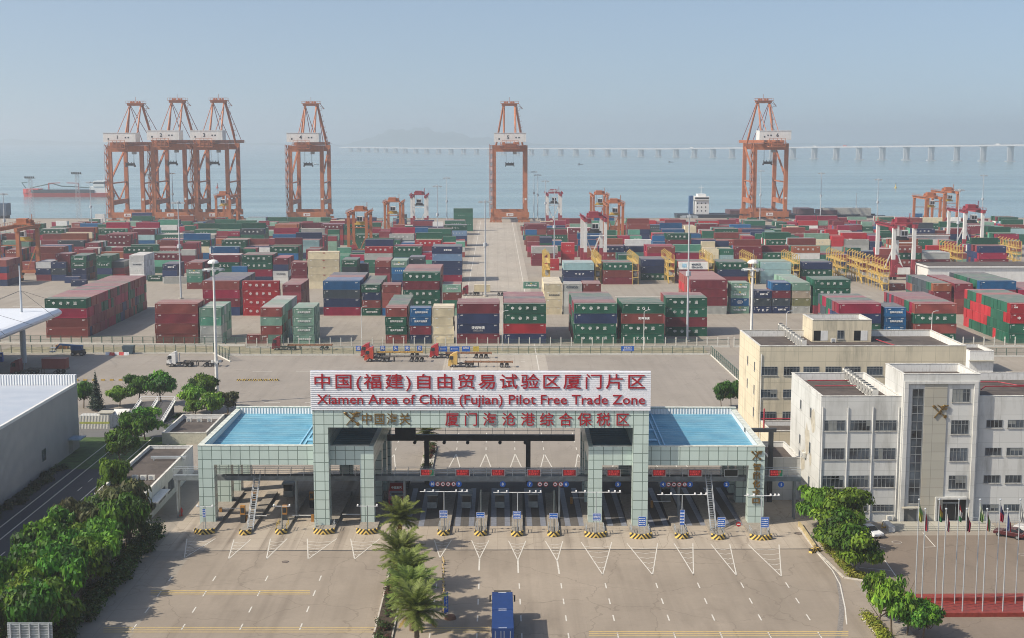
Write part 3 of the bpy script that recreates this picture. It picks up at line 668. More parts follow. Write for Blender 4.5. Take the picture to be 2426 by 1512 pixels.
# ---------------- yard gantry cranes ----------------
def rtg(px,py,kind,label,H=20.5,wb=4.4,tr=15,reel=1):
    p=G(px,py); t=thing('yard_gantry_crane',label,'crane',p,0,'rubber-tyred gantry cranes over the stacks'); B=MB
    up=mor if kind=='o' else mwh; lo=mor if kind=='o' else mrd; gd=mor if kind=='o' else mrd; sp=24
    for x in (-wb,wb):
        for y in (0,sp):
            if kind=='o': B().box(x-.7,y-.7,2.2,x+.7,y+.7,H).build('leg',mor,t)
            else:
                l=B().box(x-.7,y-.7,8.5,x+.7,y+.7,H).build('leg',mwh,t); B().box(x-.75,y-.75,2.2,x+.75,y+.75,8.5).build('leg_base',mrd,l)
        b=B(); b.box(x-.65,-2.2,H,x+.65,sp+2.2,H+1.5); 
        for y in range(-2,26,2): b.beam((x*1.25,y,H+1.5),(x*1.25,y,H+2.6),.1)
        b.beam((x*1.25,-2,H+2.6),(x*1.25,26,H+2.6),.1); b.box(min(x,x*1.3),-2,H+1.3,max(x,x*1.3),26,H+1.5); b.build('girder',gd,t)
    for y in (0,sp):
        b=B(); b.box(-wb-1.4,y-.6,1.2,wb+1.4,y+.6,2.3); b.build('sill_beam',lo,t)
        b=B(); b.beam((-wb,y,H*.72),(wb,y,H*.72),.45); b.build('cross_tie',up,t)
        for x in (-wb,wb):
            for d in (-.9,.9): b=B(); b.cyl((x+d,y-.35,.75),(x+d,y+.35,.75),.75,.75,14); b.build('wheel',mrub,t)
    b=B(); b.beam((-wb,0,H*.7),(wb*.2,0,2.6),.3,.5); b.beam((wb,sp,H*.7),(-wb*.2,sp,2.6),.3,.5); b.build('stair',gd if kind=='o' else mwh,t)
    y=tr
    b=B(); b.box(-3.6,y-3,H+1.5,3.6,y+3,H+2.3); b.box(-2.6,y-2.2,H+2.3,1.6,y+1.6,H+4.2); b.cyl((2.3,y-1.5,H+3),(2.3,y+1.5,H+3),.9,.9,10); b.box(-3.4,y+1.8,H+2.3,3.2,y+2.8,H+3.4); b.beam((3.3,y,H+2),(3.3,y,H+6),.3); b.build('trolley',mrd if kind=='w' else mor,t)
    c=B().box(-1.5,y-4.6,H-3.4,1.5,y-2.2,H-.8).build('operator_cab',mwh,t); b=B(); b.box(-1.2,y-4.66,H-3.0,-.1,y-4.6,H-1.2); b.box(.1,y-4.66,H-3.0,1.2,y-4.6,H-1.2); b.build('window',mgls,c)
    b=B(); b.box(-3,y-1.3,H-5.2,3,y+1.3,H-4.5); b.box(-2.2,y-.8,H-4.5,2.2,y+.8,H-3.6); b.build('spreader',M('yellow steel',(.5,.34,.06),.55) if kind=='o' else mdk,t)
    b=B()
    for x in (-2,2): b.beam((x,y,H-3.8),(x,y,H+1.5),.1)
    b.build('hoist_rope',mdk,t)
    if reel: b=B(); b.cyl((wb*.0-2.2,-1.3,4.6),(-2.2,-.8,4.6),1.9,1.9,18); b.cyl((-2.2,-1.45,4.6),(-2.2,-.7,4.6),.5,.5,10); b.build('cable_reel',mrd,t)
    if kind=='w': B().box(-2.6,-1.6,2.4,2.6,-.6,5.2).build('power_cabinet',mwh,t)
    else: B().box(-1.8,-1.3,2.3,2.6,.9,4.2).build('power_cabinet',mor,t)
for a in ((24,666,'o','orange yard gantry at the left edge beside the blue and red stack',20.5,4.0,20),(530,545,'o','orange yard gantry in front of the third quay crane',20.5,4.4,4),(848,610,'o','orange yard gantry with dark red reel left of centre',20.5,4.4,16),
 (931,571,'o','orange yard gantry behind and right of the one with the dark reel',20.5,4.4,6),(992,548,'w','yard gantry with white legs among orange ones left of the lane',21,4.4,10),(1313,541,'w','white and red yard gantry nearest the right side of the lane',21,4.4,8),
 (1410,643,'w','white and red yard gantry with large red cable reel right of lane',22,4.4,6),(1457,579,'o','orange yard gantry just behind the white one right of the lane',21,4.2,6),(1422,546,'o','orange yard gantry farther back between two lamp masts, right of lane',21,4.4,8),
 (2208,553,'o','orange yard gantry at right, left of the adjoining orange pair',21,4.4,6),(2250,538,'o','orange yard gantry at right, farther and taller of the adjoining pair',22,4.4,6),(2138,663,'w','white and red yard gantry standing among yellow racks at right',21.5,4.2,4),
 (2303,607,'w','white and red yard gantry near the right edge behind the long white building',21.5,4.4,4)): rtg(*a)
# ---------------- reefer racks ----------------
myr=M('rack yellow paint',(.55,.38,.10),.55,var=.15,dirt=(.3,.2,.1),dirtamt=.5)
def rack_proto():
    t=thing('reefer_rack','x','rack',(0,0,0),0,'yellow reefer racks between container bays'); n=6; dy=4.0
    for k in range(n+1):
        b=MB()
        for x in (-1.15,1.15): b.beam((x,k*dy,0),(x,k*dy,11.6),.2)
        b.beam((-1.15,k*dy,11.2),(.2,k*dy,12.3),.3); b.build('post',myr,t)
    for z in (2.7,5.5,8.3):
        b=MB(); b.box(-1.2,-.3,z,1.2,n*dy+.3,z+.14)
        for k in range(n*2+1):
            for x in (-1.15,1.15): b.beam((x,k*dy/2,z),(x,k*dy/2,z+1.1),.09)
        for x in (-1.15,1.15): b.beam((x,0,z+1.1),(x,n*dy,z+1.1),.1); b.beam((x,0,z+.55),(x,n*dy,z+.55),.07)
        b.build('deck',myr,t)
    b=MB()
    for k in range(3): b.beam((-.9,.5+k*3.5,2.7*k+.1),(-.9,3.8+k*3.5,2.8*(k+1)),.5,.2)
    b.build('stair',myr,t)
    for k in range(5): b=MB(); b.box(-.6,1+k*4.6,3.2,.6,1.8+k*4.6,4.6); b.build('socket_box',M('grey cabinet',(.35,.36,.36),.5),t)
    return t
rk=rack_proto(); RK=[(1296,672,'beside the red stack right of the lane'),(1417,673,'just right of the pale teal containers'),(1505,674,'between the maroon and the navy bays'),(1590,672,'left of the white container with dark letters'),(1684,672,'right of the white container with dark letters'),
 (1783,674,'behind the white domed lamp mast'),(1886,674,'between the pale teal and the navy bays'),(1996,668,'left of the empty bay'),(2048,672,'in the empty bay, far one'),(2098,690,'nearest the white and red gantry'),(2272,645,'behind the end of the long white building'),(2352,632,'above the roof of the long white building'),(2412,632,'at the right edge')]
for i,(x,y,s) in enumerate(RK):
    lab='yellow steel reefer rack '+s
    if i==0: rk.location=G(x,y); rk['label']=lab
    else: dup(rk,G(x,y),0,lab)
# ---------------- light masts ----------------
mpole=M('pale grey mast paint',(.42,.45,.48),.5,.1,var=.08)
def mast_proto(H,white):
    t=thing('light_mast','x','lamp post',(0,0,0),0,'high light masts'); m=mwh if white else mpole
    MB().cyl((0,0,0),(0,0,H),.42 if white else .36,.2 if white else .16,10).build('pole',m,t); 
    b=MB(); b.cyl((0,0,0),(0,0,.5),.9,.9,8); b.build('base',M('mast footing',(.36,.34,.3),.9),t)
    if white:
        b=MB(); b.ball((0,0,H-.1),1.25,1.25,.8,12,5,half=True); b.cyl((0,0,H-.12),(0,0,H-.1),1.25,1.25,12); b.build('cap',mwh,t)
        b=MB()
        for k in range(20):
            a0,a1=2*math.pi*k/20,2*math.pi*(k+1)/20; b.beam((2*math.cos(a0),2*math.sin(a0),H-1.4),(2*math.cos(a1),2*math.sin(a1),H-1.4),.18)
        for k in range(4): a=math.pi*k/2; b.beam((.2*math.cos(a),.2*math.sin(a),H-1.2),(2*math.cos(a),2*math.sin(a),H-1.4),.12)
        b.build('lamp_ring',mwh,t)
        for k in range(10): a=2*math.pi*k/10; b=MB(); b.cb(2.15*math.cos(a),2.15*math.sin(a),H-1.75,.6,.6,.35); b.build('floodlight',mgal,t)
        b=MB(); b.beam((0,0,H),(0,0,H+2.8),.07); b.build('lightning_rod',mgal,t)
        for k in range(4):
            a=math.pi*k/2+.5; b=MB(); b.beam((0,0,9),(.9*math.cos(a),.9*math.sin(a),9.4),.12); b.cb(.9*math.cos(a),.9*math.sin(a),9.3,.45,.45,.5); b.build('camera',mwh,t)
    else:
        b=MB(); b.beam((-2.1,0,H-.5),(2.1,0,H-.5),.16); b.beam((0,-1.5,H-.5),(0,1.5,H-.5),.16); b.box(-.5,-.5,H-1.0,.5,.5,H-.3); b.build('head_frame',mpole,t)
        for x,y in ((-2.1,0),(-1.3,0),(1.3,0),(2.1,0),(0,1.4),(0,-1.4)): b=MB(); b.box(x-.4,y-.3,H-1.15,x+.4,y+.3,H-.55); b.build('floodlight',mgal,t)
        b=MB(); b.beam((.0,0,H-.4),(0,0,H+.7),.06); b.build('lightning_rod',mgal,t)
        b=MB(); b.cyl((0,0,H*.52),(0,0,H*.52+1.3),.75,.75,10); b.build('winch_cage',mpole,t)
    return t
MS=[(429,708.5,477.5,'in front of the maroon and pale green stack at left'),(1150,702.7,474,'beside the central lane and truck with cream container'),(1628,810,507,'standing by the front fence right of centre'),(1313,640,449,'just right of the lane behind the bright red stack'),
 (1037,590,439,'left of the lane in front of the charcoal and maroon rows'),(1059,545,418.5,'behind its neighbour, left of the lane by the green stack'),(1265,519,405,'on the quay edge right of crane 5, left of a pair'),(1274,521,411,'on the quay edge right of crane 5, right of a pair'),
 (1292,545,427,'beside the white and red gantry at the lane end'),(1800,530,403,'in front of quay crane 6'),(1943,528,408,'right of quay crane 6, first of four'),(2077,545,422,'right of quay crane 6, second of four'),(2266,622,445.5,'rising behind the long white building at right'),(2325,540,415,'by the quay near the right edge'),
 (14,600,454.5,'at the left edge through the orange gantry'),(218,560,431,'right of the dredger, above the blue container'),(411,520,408,'between the first two quay cranes'),(357,520,411,'between the legs of the leftmost quay crane')]
def zt_mast(x,y,t): return ZT(x,y,t)
protoH={}
for x,y,tp,s in MS:
    p=G(x,y); H=round(ZT(x,y,tp)); H=max(26,min(H,38)); lab='grey mast '+s
    if H not in protoH: protoH[H]=mast_proto(H,False); protoH[H].location=p; protoH[H]['label']=lab
    else: dup(protoH[H],p,0,lab)
wm_=mast_proto(31.5,True); wm_.location=G(515,957); wm_['label']='white mast with domed cap and lamp ring behind the left trees'
dup(wm_,G(1776,957),0,'white mast with domed cap and lamp ring behind the cream office block')
def lattice(px,py,tp,lab):
    p=G(px,py); H=ZT(px,py,tp); t=thing('lattice_mast',lab,'lamp post',p,0,'lattice floodlight masts'); b=MB()
    for x in (-1,1):
        for y in (-1,1): b.beam((x*1.5,y*1.5,0),(x*.9,y*.9,H-1.5),.16)
    for k in range(12):
        z=k*(H-1.5)/12; b.beam((-1.4,-1.4,z),(1.2,-1.2,z+(H-1.5)/12),.12); b.beam((1.4,1.4,z),(-1.2,1.2,z+(H-1.5)/12),.12)
    b.build('lattice_tower',mpole,t); b=MB(); b.box(-3.5,-2,H-1.5,3.5,2,H-1.2)
    for x in (-3,-1.5,0,1.5,3): b.box(x-.5,-2.2,H-1.2,x+.5,-1.6,H)
    b.build('lamp_platform',mdk,t)
lattice(76,517,418,'dark headed lattice mast standing in front of the red dredger stern'); lattice(187,521,408,'lattice mast on the quay right of the dredger deck cranes')
# slim street lights
def slight(px,py,tp,lab,first=[None]):
    p=G(px,py); H=10.5
    if first[0] is None:
        t=thing('street_light',lab,'street lamp',p,0,'slim street lights along the fence'); MB().cyl((0,0,0),(0,0,H),.12,.08,8).build('pole',mwh,t)
        b=MB(); b.tube([(0,0,H),(.3,0,H+.5),(1.1,0,H+.75)],.06); b.build('arm',mwh,t); MB().box(.9,-.15,H+.65,1.7,.15,H+.82).build('lamp_head',mgal,t); first[0]=t
    else: dup(first[0],p,0,lab)
for x,y,s in ((857,818,'behind the fence, left of the narrow green and blue stacks'),(1190,831,'in the gap between the maroon stack and the green one'),(1525,829,'in front of the green stack with white Latin letters'),(1861,832,'rising left of the roof pavilion of the cream block'),(2205,832,'rising right of the roof pavilion of the cream block')): slight(x,y,0,'slim street light '+s)
# ---------------- bridge over the water ----------------
mbr=M('bridge concrete',(.42,.425,.43),.8,var=.06,scale=.02)
bt=thing('sea_bridge','long concrete viaduct on paired piers crossing the hazy water','bridge',(0,0,0))
def brY(X):   # centre line
    pts=[(1700,3260),(1404,3600),(556,4566),(-276,5555),(-760,6700)]
    for (a,ya),(c,yc) in zip(pts,pts[1:]):
        if X>=c: return yc+(ya-yc)*(X-c)/(a-c)
    return 6700
def brZ(X):
    pts=[(1700,45.5),(1404,41.5),(556,24.5),(-276,19),(-760,15)]
    for (a,ya),(c,yc) in zip(pts,pts[1:]):
        if X>=c: return yc+(ya-yc)*(X-c)/(a-c)
    return 15
b=MB(); xs=[1700-i*20 for i in range(124)]
for x0,x1 in zip(xs,xs[1:]): b.beam((x0,brY(x0),brZ(x0)-1.6),(x1,brY(x1),brZ(x1)-1.6),26,3.2)
dk=b.build('deck',mbr,bt); b=MB()
for x0,x1 in zip(xs,xs[1:]):
    for o in (-12.6,12.6): b.beam((x0,brY(x0)+o,brZ(x0)+.5),(x1,brY(x1)+o,brZ(x1)+.5),.4,1.0)
b.build('parapet',mbr,dk)
for k in range(47):
    X=1688-k*52; Y=brY(X); z=brZ(X)-3; b=MB()
    for o in (-7,7): b.prism([(X+o*.8+q[0],Y+o*.6+q[1]) for q in ((-4,-1.8),(4,-1.8),(4.6,0),(4,1.8),(-4,1.8),(-4.6,0))],-5,z)
    b.cb(X,Y,-4.5,25,14,3.2); b.cb(X,Y,z-1.6,20,7,1.6); b.build('pier',mbr,bt)
for X,cl,s in ((1350,(.6,.6,.58),'white'),(960,(.55,.55,.55),'pale'),(1030,(.45,.1,.08),'red'),(640,(.6,.6,.6),'cream')):
    t=thing('lorry',f'{s} lorry crossing the far viaduct','lorry',(X,brY(X)-6,brZ(X)),-.75); MB().box(-6,-1.3,1,4,1.3,4.2).build('body',M('lorry '+s,cl,.5),t); MB().box(4.3,-1.2,.6,6.4,1.2,3.2).build('cab',M('lorry '+s),t); b=MB()
    for x in (-4.5,-3,5): b.cyl((x,-1.3,.5),(x,1.3,.5),.5,.5,8)
    b.build('wheel',mrub,t)
# ---------------- ships and floating things ----------------
mred=M('ship red hull',(.38,.05,.045),.55,var=.12,scale=.05); mshp=M('ship dark hull',(.03,.045,.06),.6); mshw=M('ship white',(.66,.67,.66),.5,var=.05,scale=.1)
def hull(t,L,W,z0,z1,mat,name='hull',bow=.12):
    n=[(-L/2,-W/2*.7),(-L/2+L*.06,-W/2),(L/2-L*bow,-W/2),(L/2,0),(L/2-L*bow,W/2),(-L/2+L*.06,W/2),(-L/2,W/2*.7)]
    b=MB(); q=len(n); vs=[(x*.985,y*.9,z0) for x,y in n]+[(x,y,z1) for x,y in n]
    b.add(vs,[tuple(range(q-1,-1,-1)),tuple(range(q,2*q))]+[(i,(i+1)%q,(i+1)%q+q,i+q) for i in range(q)]); return b.build(name,mat,t)
d0=G(50,466,-4); d1=G(276,466,-4); dc=(d0+d1)/2
t=thing('dredger','red hulled dredger with deck cranes and white wheelhouse on the water','ship',(dc.x,dc.y,-4),math.pi)
hull(t,98,17,-1,4.2,mred); b=MB(); b.box(-30,-8.2,4.2,38,8.2,7.5); b.build('deck_house',mshp,t); b=MB(); b.prism([(30,-8),(44,-6),(49,0),(44,6),(30,8)],4.2,8.5); b.build('bow_deck',mred,t)
w_=MB().box(-47,-7.5,4.2,-25,7.5,11).build('wheelhouse',mshw,t); b=MB(); b.box(-41,-8,11,-29,8,17); b.build('bridge_deck',mshw,w_); b=MB(); b.box(-41.1,-8.05,14,-28.9,8.05,15.8); b.build('window',mgls,w_); b=MB(); b.cyl((-38,0,15.5),(-38,0,25),.3,.15,6); b.beam((-38,-3,22),(-38,3,22),.2); b.build('mast',mshw,w_)
MB().cyl((-43,0,12),(-43,0,18),2,1.6,10).build('funnel',mred,t)
for x,s in ((-9,1),(23,-1)): b=MB(); b.cyl((x,-6,7),(x,-6,14.5),.7,.6,8); b.beam((x,-6,14.2),(x+s*12.5,-6,14.6),.8); b.build('deck_crane',mred,t)
b=MB(); b.tube([(44,-7,9),(20,-8,14),(10,-8,11),(-28,-8,9)],.6); b.tube([(48,-6,9),(52,-6,15),(46,-6,15)],.4); b.build('suction_pipe',M('ship green steel',(.05,.12,.12),.6),t)
c0=G(1650,513); t=thing('container_ship','moored cargo ship with white superstructure and dark blue funnel','ship',(c0.x+58,QY+16,-4))
hull(t,150,24,-1,6.5,mshp); s=MB().box(-61,-7,6.5,-51,7,17).build('superstructure',mshw,t); b=MB(); b.box(-62,-8,17,-51,8,19.6); b.box(-59,-5,19.6,-53,5,21.3); b.build('bridge_deck',mshw,s); b=MB()
for z in (8.5,11.3,14.1):
    for x in (-60,-57,-54): b.box(x,-7.06,z,x+.9,-7,z+1)
b.box(-61.6,-8.06,17.8,-51.4,-8,19); b.build('window',mgls,s)
MB().box(-65,-2.5,6.5,-62.3,2.5,20).build('funnel',M('funnel blue',(.02,.08,.2),.5),t); b=MB(); b.cyl((-56,0,21),(-56,0,28),.3,.15,6); b.beam((-58,0,26),(-54,0,26),.2); b.build('mast',mshw,t)
for k in range(5): b=MB(); b.box(-36+k*17,-10,6.5,-24+k*17,10,9.5+(k%2)*1.2); b.build('hatch_cargo',M('hatch cargo',(.1,.06,.07),.6,var=.5,scale=.1),t)
c0=G(2015,515); t=thing('coaster','small coaster with pale grey deck load right of quay crane 6','ship',(c0.x,QY+12,-4))
hull(t,52,13,-1,5.5,mshp); MB().box(-22,-5,5.5,14,5,11).build('deck_load',M('deck load grey',(.36,.36,.33),.7),t); b=MB(); b.cyl((4,0,10),(4,0,22),.3,.15,6); b.beam((4,-1.5,18),(4,1.5,18),.2); b.build('mast',mshw,t)
c0=G(-10,512); t=thing('barge','dark blue barge moored at the left edge of the quay','ship',(c0.x-10,QY+10,-4)); hull(t,60,14,-1,6,mshp); MB().box(-10,-5,6,29,5,15).build('deck_load',M('deck load blue',(.05,.09,.15),.6,var=.4,scale=.15),t)
for x,y,L,s in ((1375,391,14,'dark low work boat on the water right of crane 5'),(1589,385,14,'dark low work boat between crane 5 and crane 6'),(750,390,12,'low grey launch seen between the legs of crane 4')):
    p=G(x,y,-4); t=thing('boat',s,'boat',(p.x,p.y,-4)); hull(t,L,4,-.4,1.5,mshp); MB().box(-5,-1.5,1.5,-1,1.5,4).build('cabin',mshw if 'grey' in s else mdk,t)
for x,y,c,s in ((2122,446,'y','yellow navigation buoy with dark topmark on the right'),(515,446,'r','small red navigation buoy right of the third crane')):
    p=G(x,y,-4); t=thing('buoy',s,'buoy',(p.x,p.y,-4)); mm=M('buoy '+c,(.5,.36,.08) if c=='y' else (.4,.06,.05),.5); MB().cyl((0,0,-.3),(0,0,1.4),1.6,1.4,12).build('float',mm,t); MB().cyl((0,0,1.4),(0,0,5),.9,.3,8).build('cage',mm,t); MB().cyl((0,0,5),(0,0,7),.7,.1,8).build('topmark',mdk,t)
for i,(x,y,L) in enumerate(((880,388,34),(985,392,60),(1090,392,70),(800,386,30),(1500,380,50))):
    p=G(x,y,-4); b=MB()
    for k in range(10): b.box(-L/2+k*L/10,-4,-.2,-L/2+k*L/10+L*.07,4,.35)
    o=b.build('fish_raft',M('raft timber',(.12,.13,.13),.9),None,(p.x,p.y,-4)); tag(o,['thin dark fish raft line right of crane 4, nearest','long dark fish raft line left of crane 5','longest dark fish raft line, next to crane 5','short fish raft line beside crane 4','pale fish raft line right of crane 5'][i],'fish raft')
# ---------------- fences ----------------
mfg=M('fence green paint',(.06,.11,.085),.6,var=.2); mcon=M('fence concrete',(.56,.55,.5),.85,var=.1,dirt=(.3,.28,.24),dirtamt=.5)
def mesh_mat(name,c,fill):
    m,n,l,b=nt(name); MATS[name]=m
    tr=n.new('ShaderNodeBsdfTransparent'); mx=n.new('ShaderNodeMixShader'); mx.inputs[0].default_value=fill; b.inputs['Base Color'].default_value=(*c,1); b.inputs['Roughness'].default_value=.6
    l.new(tr.outputs[0],mx.inputs[1]); l.new(b.outputs[0],mx.inputs[2]); l.new(mx.outputs[0],n['Material Output'].inputs['Surface']); return m
mwire=mesh_mat('fence wire mesh',(.11,.15,.12),.2)
def fence(name,label,a,c,h,step,pm,pw_,wall=.45,wall_m=None,ph=None,rails=True):
    a=Vector((a[0],a[1],0)); c=Vector((c[0],c[1],0)); L=(c-a).length; d=(c-a).normalized(); t=thing(name,label,'fence',a,math.atan2(d.y,d.x)); n=max(1,int(L/step)); ph=ph or h
    for k in range(min(n+1,100)): MB().box(k*step-pw_/2,-pw_/2,0,k*step+pw_/2,pw_/2,ph).build('post',pm,t)
    if wall: MB().box(0,-.12,0,L,.12,wall).build('base_wall',wall_m or mcon,t)
    b=MB(); b.quad((0,.03,wall),(L,.03,wall),(L,.03,h),(0,.03,h)); b.build('wire_mesh',mwire,t)
    if rails: b=MB(); b.box(0,-.04,h-.08,L,.04,h); b.box(0,-.035,h*.5,L,.035,h*.5+.06); b.build('rail',mfg,t)
y1=G(1200,824).y; y2=G(1200,842).y
fence('boundary_fence','inner yard fence with white concrete posts behind the truck apron',(G(585,824).x,y1),(G(1730,824).x,y1),2.3,2.95,mcon,.26,.5,ph=2.9)
fence('boundary_fence','inner yard fence with white concrete posts to the right of the cream block',(G(1740,824).x,y1),(G(2440,824).x,y1),2.3,2.95,mcon,.26,.5,ph=2.9)
fence('boundary_fence','inner yard fence with grey green posts in front of left container block',(G(-20,812).x,y1+10),(G(583,818).x,y1+4),2.4,3.0,mfg,.22,.5)
fence('boundary_fence','outer green mesh fence along the truck apron',(G(545,842).x,y2),(G(1682,842).x,y2),2.5,2.8,mfg,.14,.5)
fence('boundary_fence','outer green mesh fence at left behind the boom lift',(G(-20,838).x,y2+4),(G(510,838).x,y2+4),2.5,2.8,mfg,.16,.3)
fence('boundary_fence','short green fence return beside the white tractor',(G(506,838).x,y2+4),(G(545,858).x,y2-10),3.0,2.8,mfg,.16,.3)
A_=G(1684,842);B_=G(1752,905); fence('boundary_fence','green mesh fence slanting towards the cream block',(A_.x,A_.y),(B_.x,B_.y),2.6,2.8,mfg,.16,.3)
A_=G(2300,850);fence('boundary_fence','green mesh fence right of the cream block annex',(G(2262,846).x,y2-4),(G(2440,846).x,y2-4),2.4,2.8,mfg,.14,.4)
# verge between the fences
rect('grass',G(-20,842).x,y2+4.6,-70,y1+3,.022,M('dry verge',(.25,.225,.15),.95,var=.35,scale=.5)); rect('grass',-70,y2+.6,G(1684,842).x,y1-.4,.022,M('dry verge'))
# ---------------- the gate ----------------
mtile=grid_mat('gate glass-grey panels',(.46,.56,.52),(.12,.17,.15),p=(1.45,1.45,1.45),o=(.3,.2,.02),wd=.05,rough=.28,var=.07,dirt=(.3,.33,.3),dirtamt=.35)
mblue=stripe_mat('blue roof sheeting',(.085,.275,.41),(.17,.40,.52),axis=1,p=.71,rough=.55,dep=.03,groove=.45)
mlin=stripe_mat('white parapet sheeting',(.68,.70,.72),(.6,.62,.64),axis=0,p=.5,dep=.06)
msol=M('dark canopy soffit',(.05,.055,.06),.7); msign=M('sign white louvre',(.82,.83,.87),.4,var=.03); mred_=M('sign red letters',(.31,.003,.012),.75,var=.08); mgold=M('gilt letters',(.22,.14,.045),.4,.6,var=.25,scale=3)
ga=R(-1.0); g0=(-2.5,200.3,0)
gt_=thing('gate_building','broad toll gate clad in grey-green panels with blue roofs and tall sign portal','toll gate',g0,ga)
def text_fit(s,w,h,mat,parent,loc,depth=.05,bold=.0,shear=0,name='lettering',rz=0,space=1.0):
    me=text_mesh(s,1.0,mat,depth=depth,bold=bold,shear=shear,space=space).copy(); xs=[v.co.x for v in me.vertices]; zs=[v.co.z for v in me.vertices]
    cx=(min(xs)+max(xs))/2; cz=(min(zs)+max(zs))/2
    me.transform(Matrix.Translation((-cx,0,-cz))); me.transform(Matrix.Diagonal((w/(max(xs)-min(xs)),1,h/(max(zs)-min(zs)),1)))
    return link(name,me,parent,loc,rz)
B=MB
for sx,nm in ((-1,'left'),(1,'right')):
    X=lambda a,b:(min(sx*a,sx*b),max(sx*a,sx*b))
    for xa,xb,ys in ((40.6,43.0,(0,11.5,19,26.4)),(16.3,18.4,(0,11.5,19,26.4))):
        for y in ys:
            x0,x1=X(xa,xb); b=B(); b.box(x0,y,0,x1,y+2.0,9.34); c=b.build('column',mtile,gt_)
    x0,x1=X(16.3,43.0)
    B().box(x0,0,9.34,x1,.7,12.23).build('fascia_beam',mtile,gt_)
    B().box(x0,28.0,9.34,x1,28.7,12.6).build('fascia_beam',mtile,gt_)
    a,c=X(42.3,43.0); B().box(a,.7,9.34,c,28.0,12.23).build('fascia_beam',mtile,gt_)
    a,c=X(16.3,17.0); B().box(a,.7,9.34,c,28.0,12.23).build('fascia_beam',mtile,gt_)
    a,c=X(17.0,42.3)
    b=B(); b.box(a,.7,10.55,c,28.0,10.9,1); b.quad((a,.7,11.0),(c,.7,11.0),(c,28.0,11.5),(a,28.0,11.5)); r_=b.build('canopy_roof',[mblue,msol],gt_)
    b=B(); 
    for k in (27.7,28.4): b.beam((sx*k,.9,11.1),(sx*k,27.8,11.6),.22,.14)
    for y in (8,15): b.box(*X(25.3,27.5)[:1],y,11.2,X(25.3,27.5)[1],y+1.1,11.22+.0185*(y+1.1))
    b.build('roof_ridge',M('pale blue flashing',(.22,.45,.62),.4),r_)
    b=B(); rs=random.Random(3)
    for k in range(19): y=1.4+k*1.42; b.box(a+.15,y,10.96+.0183*y,c-.15,y+.1,11.025+.0183*y)
    b.build('roof_seam',M('worn blue seam',(.12,.33,.46),.5,var=.3,scale=.3),r_)
    b=B(); a2,c2=X(42.2,42.3); b.box(a2,.75,11.0,c2,27.95,12.1); b.box(a,27.85,11.5,c,27.95,12.45); b.build('parapet_lining',mlin,r_)
    b=B(); a2,c2=X(17.0,43.02); b.box(a2-.03,-.03,12.23,c2+.03,.75,12.33); a3,c3=X(42.2,43.05); b.box(a3,.75,12.23,c3,27.9,12.33); b.box(a2,27.9,12.6,c2,28.75,12.68); b.build('coping',M('pale coping',(.52,.55,.5),.7,dirt=(.25,.26,.22),dirtamt=.6),gt_)
    for k in range(5):                                   # roof frame seen from below
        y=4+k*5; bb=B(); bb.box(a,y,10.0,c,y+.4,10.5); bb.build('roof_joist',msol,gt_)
    x0,x1=X(22.9,25.2); B().box(x0,-1.7,0,x1,.6,15.5).build('portal_column',mtile,gt_)
    x0,x1=X(22.9,25.2); B().box(x0,27.0,0,x1,28.9,15.5).build('portal_column',mtile,gt_)
B().box(-25.2,-1.7,15.5,25.2,.6,18.1).build('portal_beam',mtile,gt_)
b=B(); b.box(-25.2,27.0,15.5,25.2,28.9,18.3); b.build('portal_beam',mtile,gt_)
for x in (-25.2,23.1): B().box(x,.75,11.6,x+2.1,27.0,18.1).build('portal_beam',mtile,gt_)
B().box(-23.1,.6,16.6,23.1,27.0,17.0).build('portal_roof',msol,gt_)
B().box(-25.38,-1.74,18.12,25.38,-1.35,24.13).build('sign_backing',M('sign backing',(.42,.44,.52),.6),gt_)
b=B()
nl=20
for k in range(nl): z=18.16+k*(6.0/nl); b.extr([(-1.75,z),(-1.89,z+.02),(-1.89,z+.21),(-1.75,z+.235)],'x',-25.4,25.4)
sg=b.build('sign_panel',msign,gt_)
b=B()
for x in range(-24,25,4): b.beam((x,-1.3,18.1),(x,-1.3,24.1),.2); b.beam((x,-1.3,23.5),(x,.5,18.2),.16); b.beam((x,-1.3,21),(x,.3,18.2),.12)
b.build('sign_frame',mgal,sg)
zy=lambda y:Dp(1140,y,198.5).z
cx_=lambda px:(px-1139.5)/795*50.8
text_fit('中国(福建)自由贸易试验区厦门片区',(1523-752)/795*50.8,2.62,mred_,sg,(cx_(1137.5),-1.96,22.42),bold=.006,space=1.22)
text_fit('Xiamen Area of China (Fujian) Pilot Free Trade Zone',(1524-757)/795*50.8,1.95,mred_,sg,(cx_(1140.5),-1.96,19.62),bold=.006)
text_fit('厦门海沧港综合保税区',(1488-1057)/795*50.8,2.0,mred_,gt_,(cx_(1272),-1.77,16.8),bold=.004,space=1.6)
text_fit('中国海关',(975-862)/795*50.8,1.75,mgold,gt_,(cx_(918),-1.77,16.85),bold=.004,space=1.15)
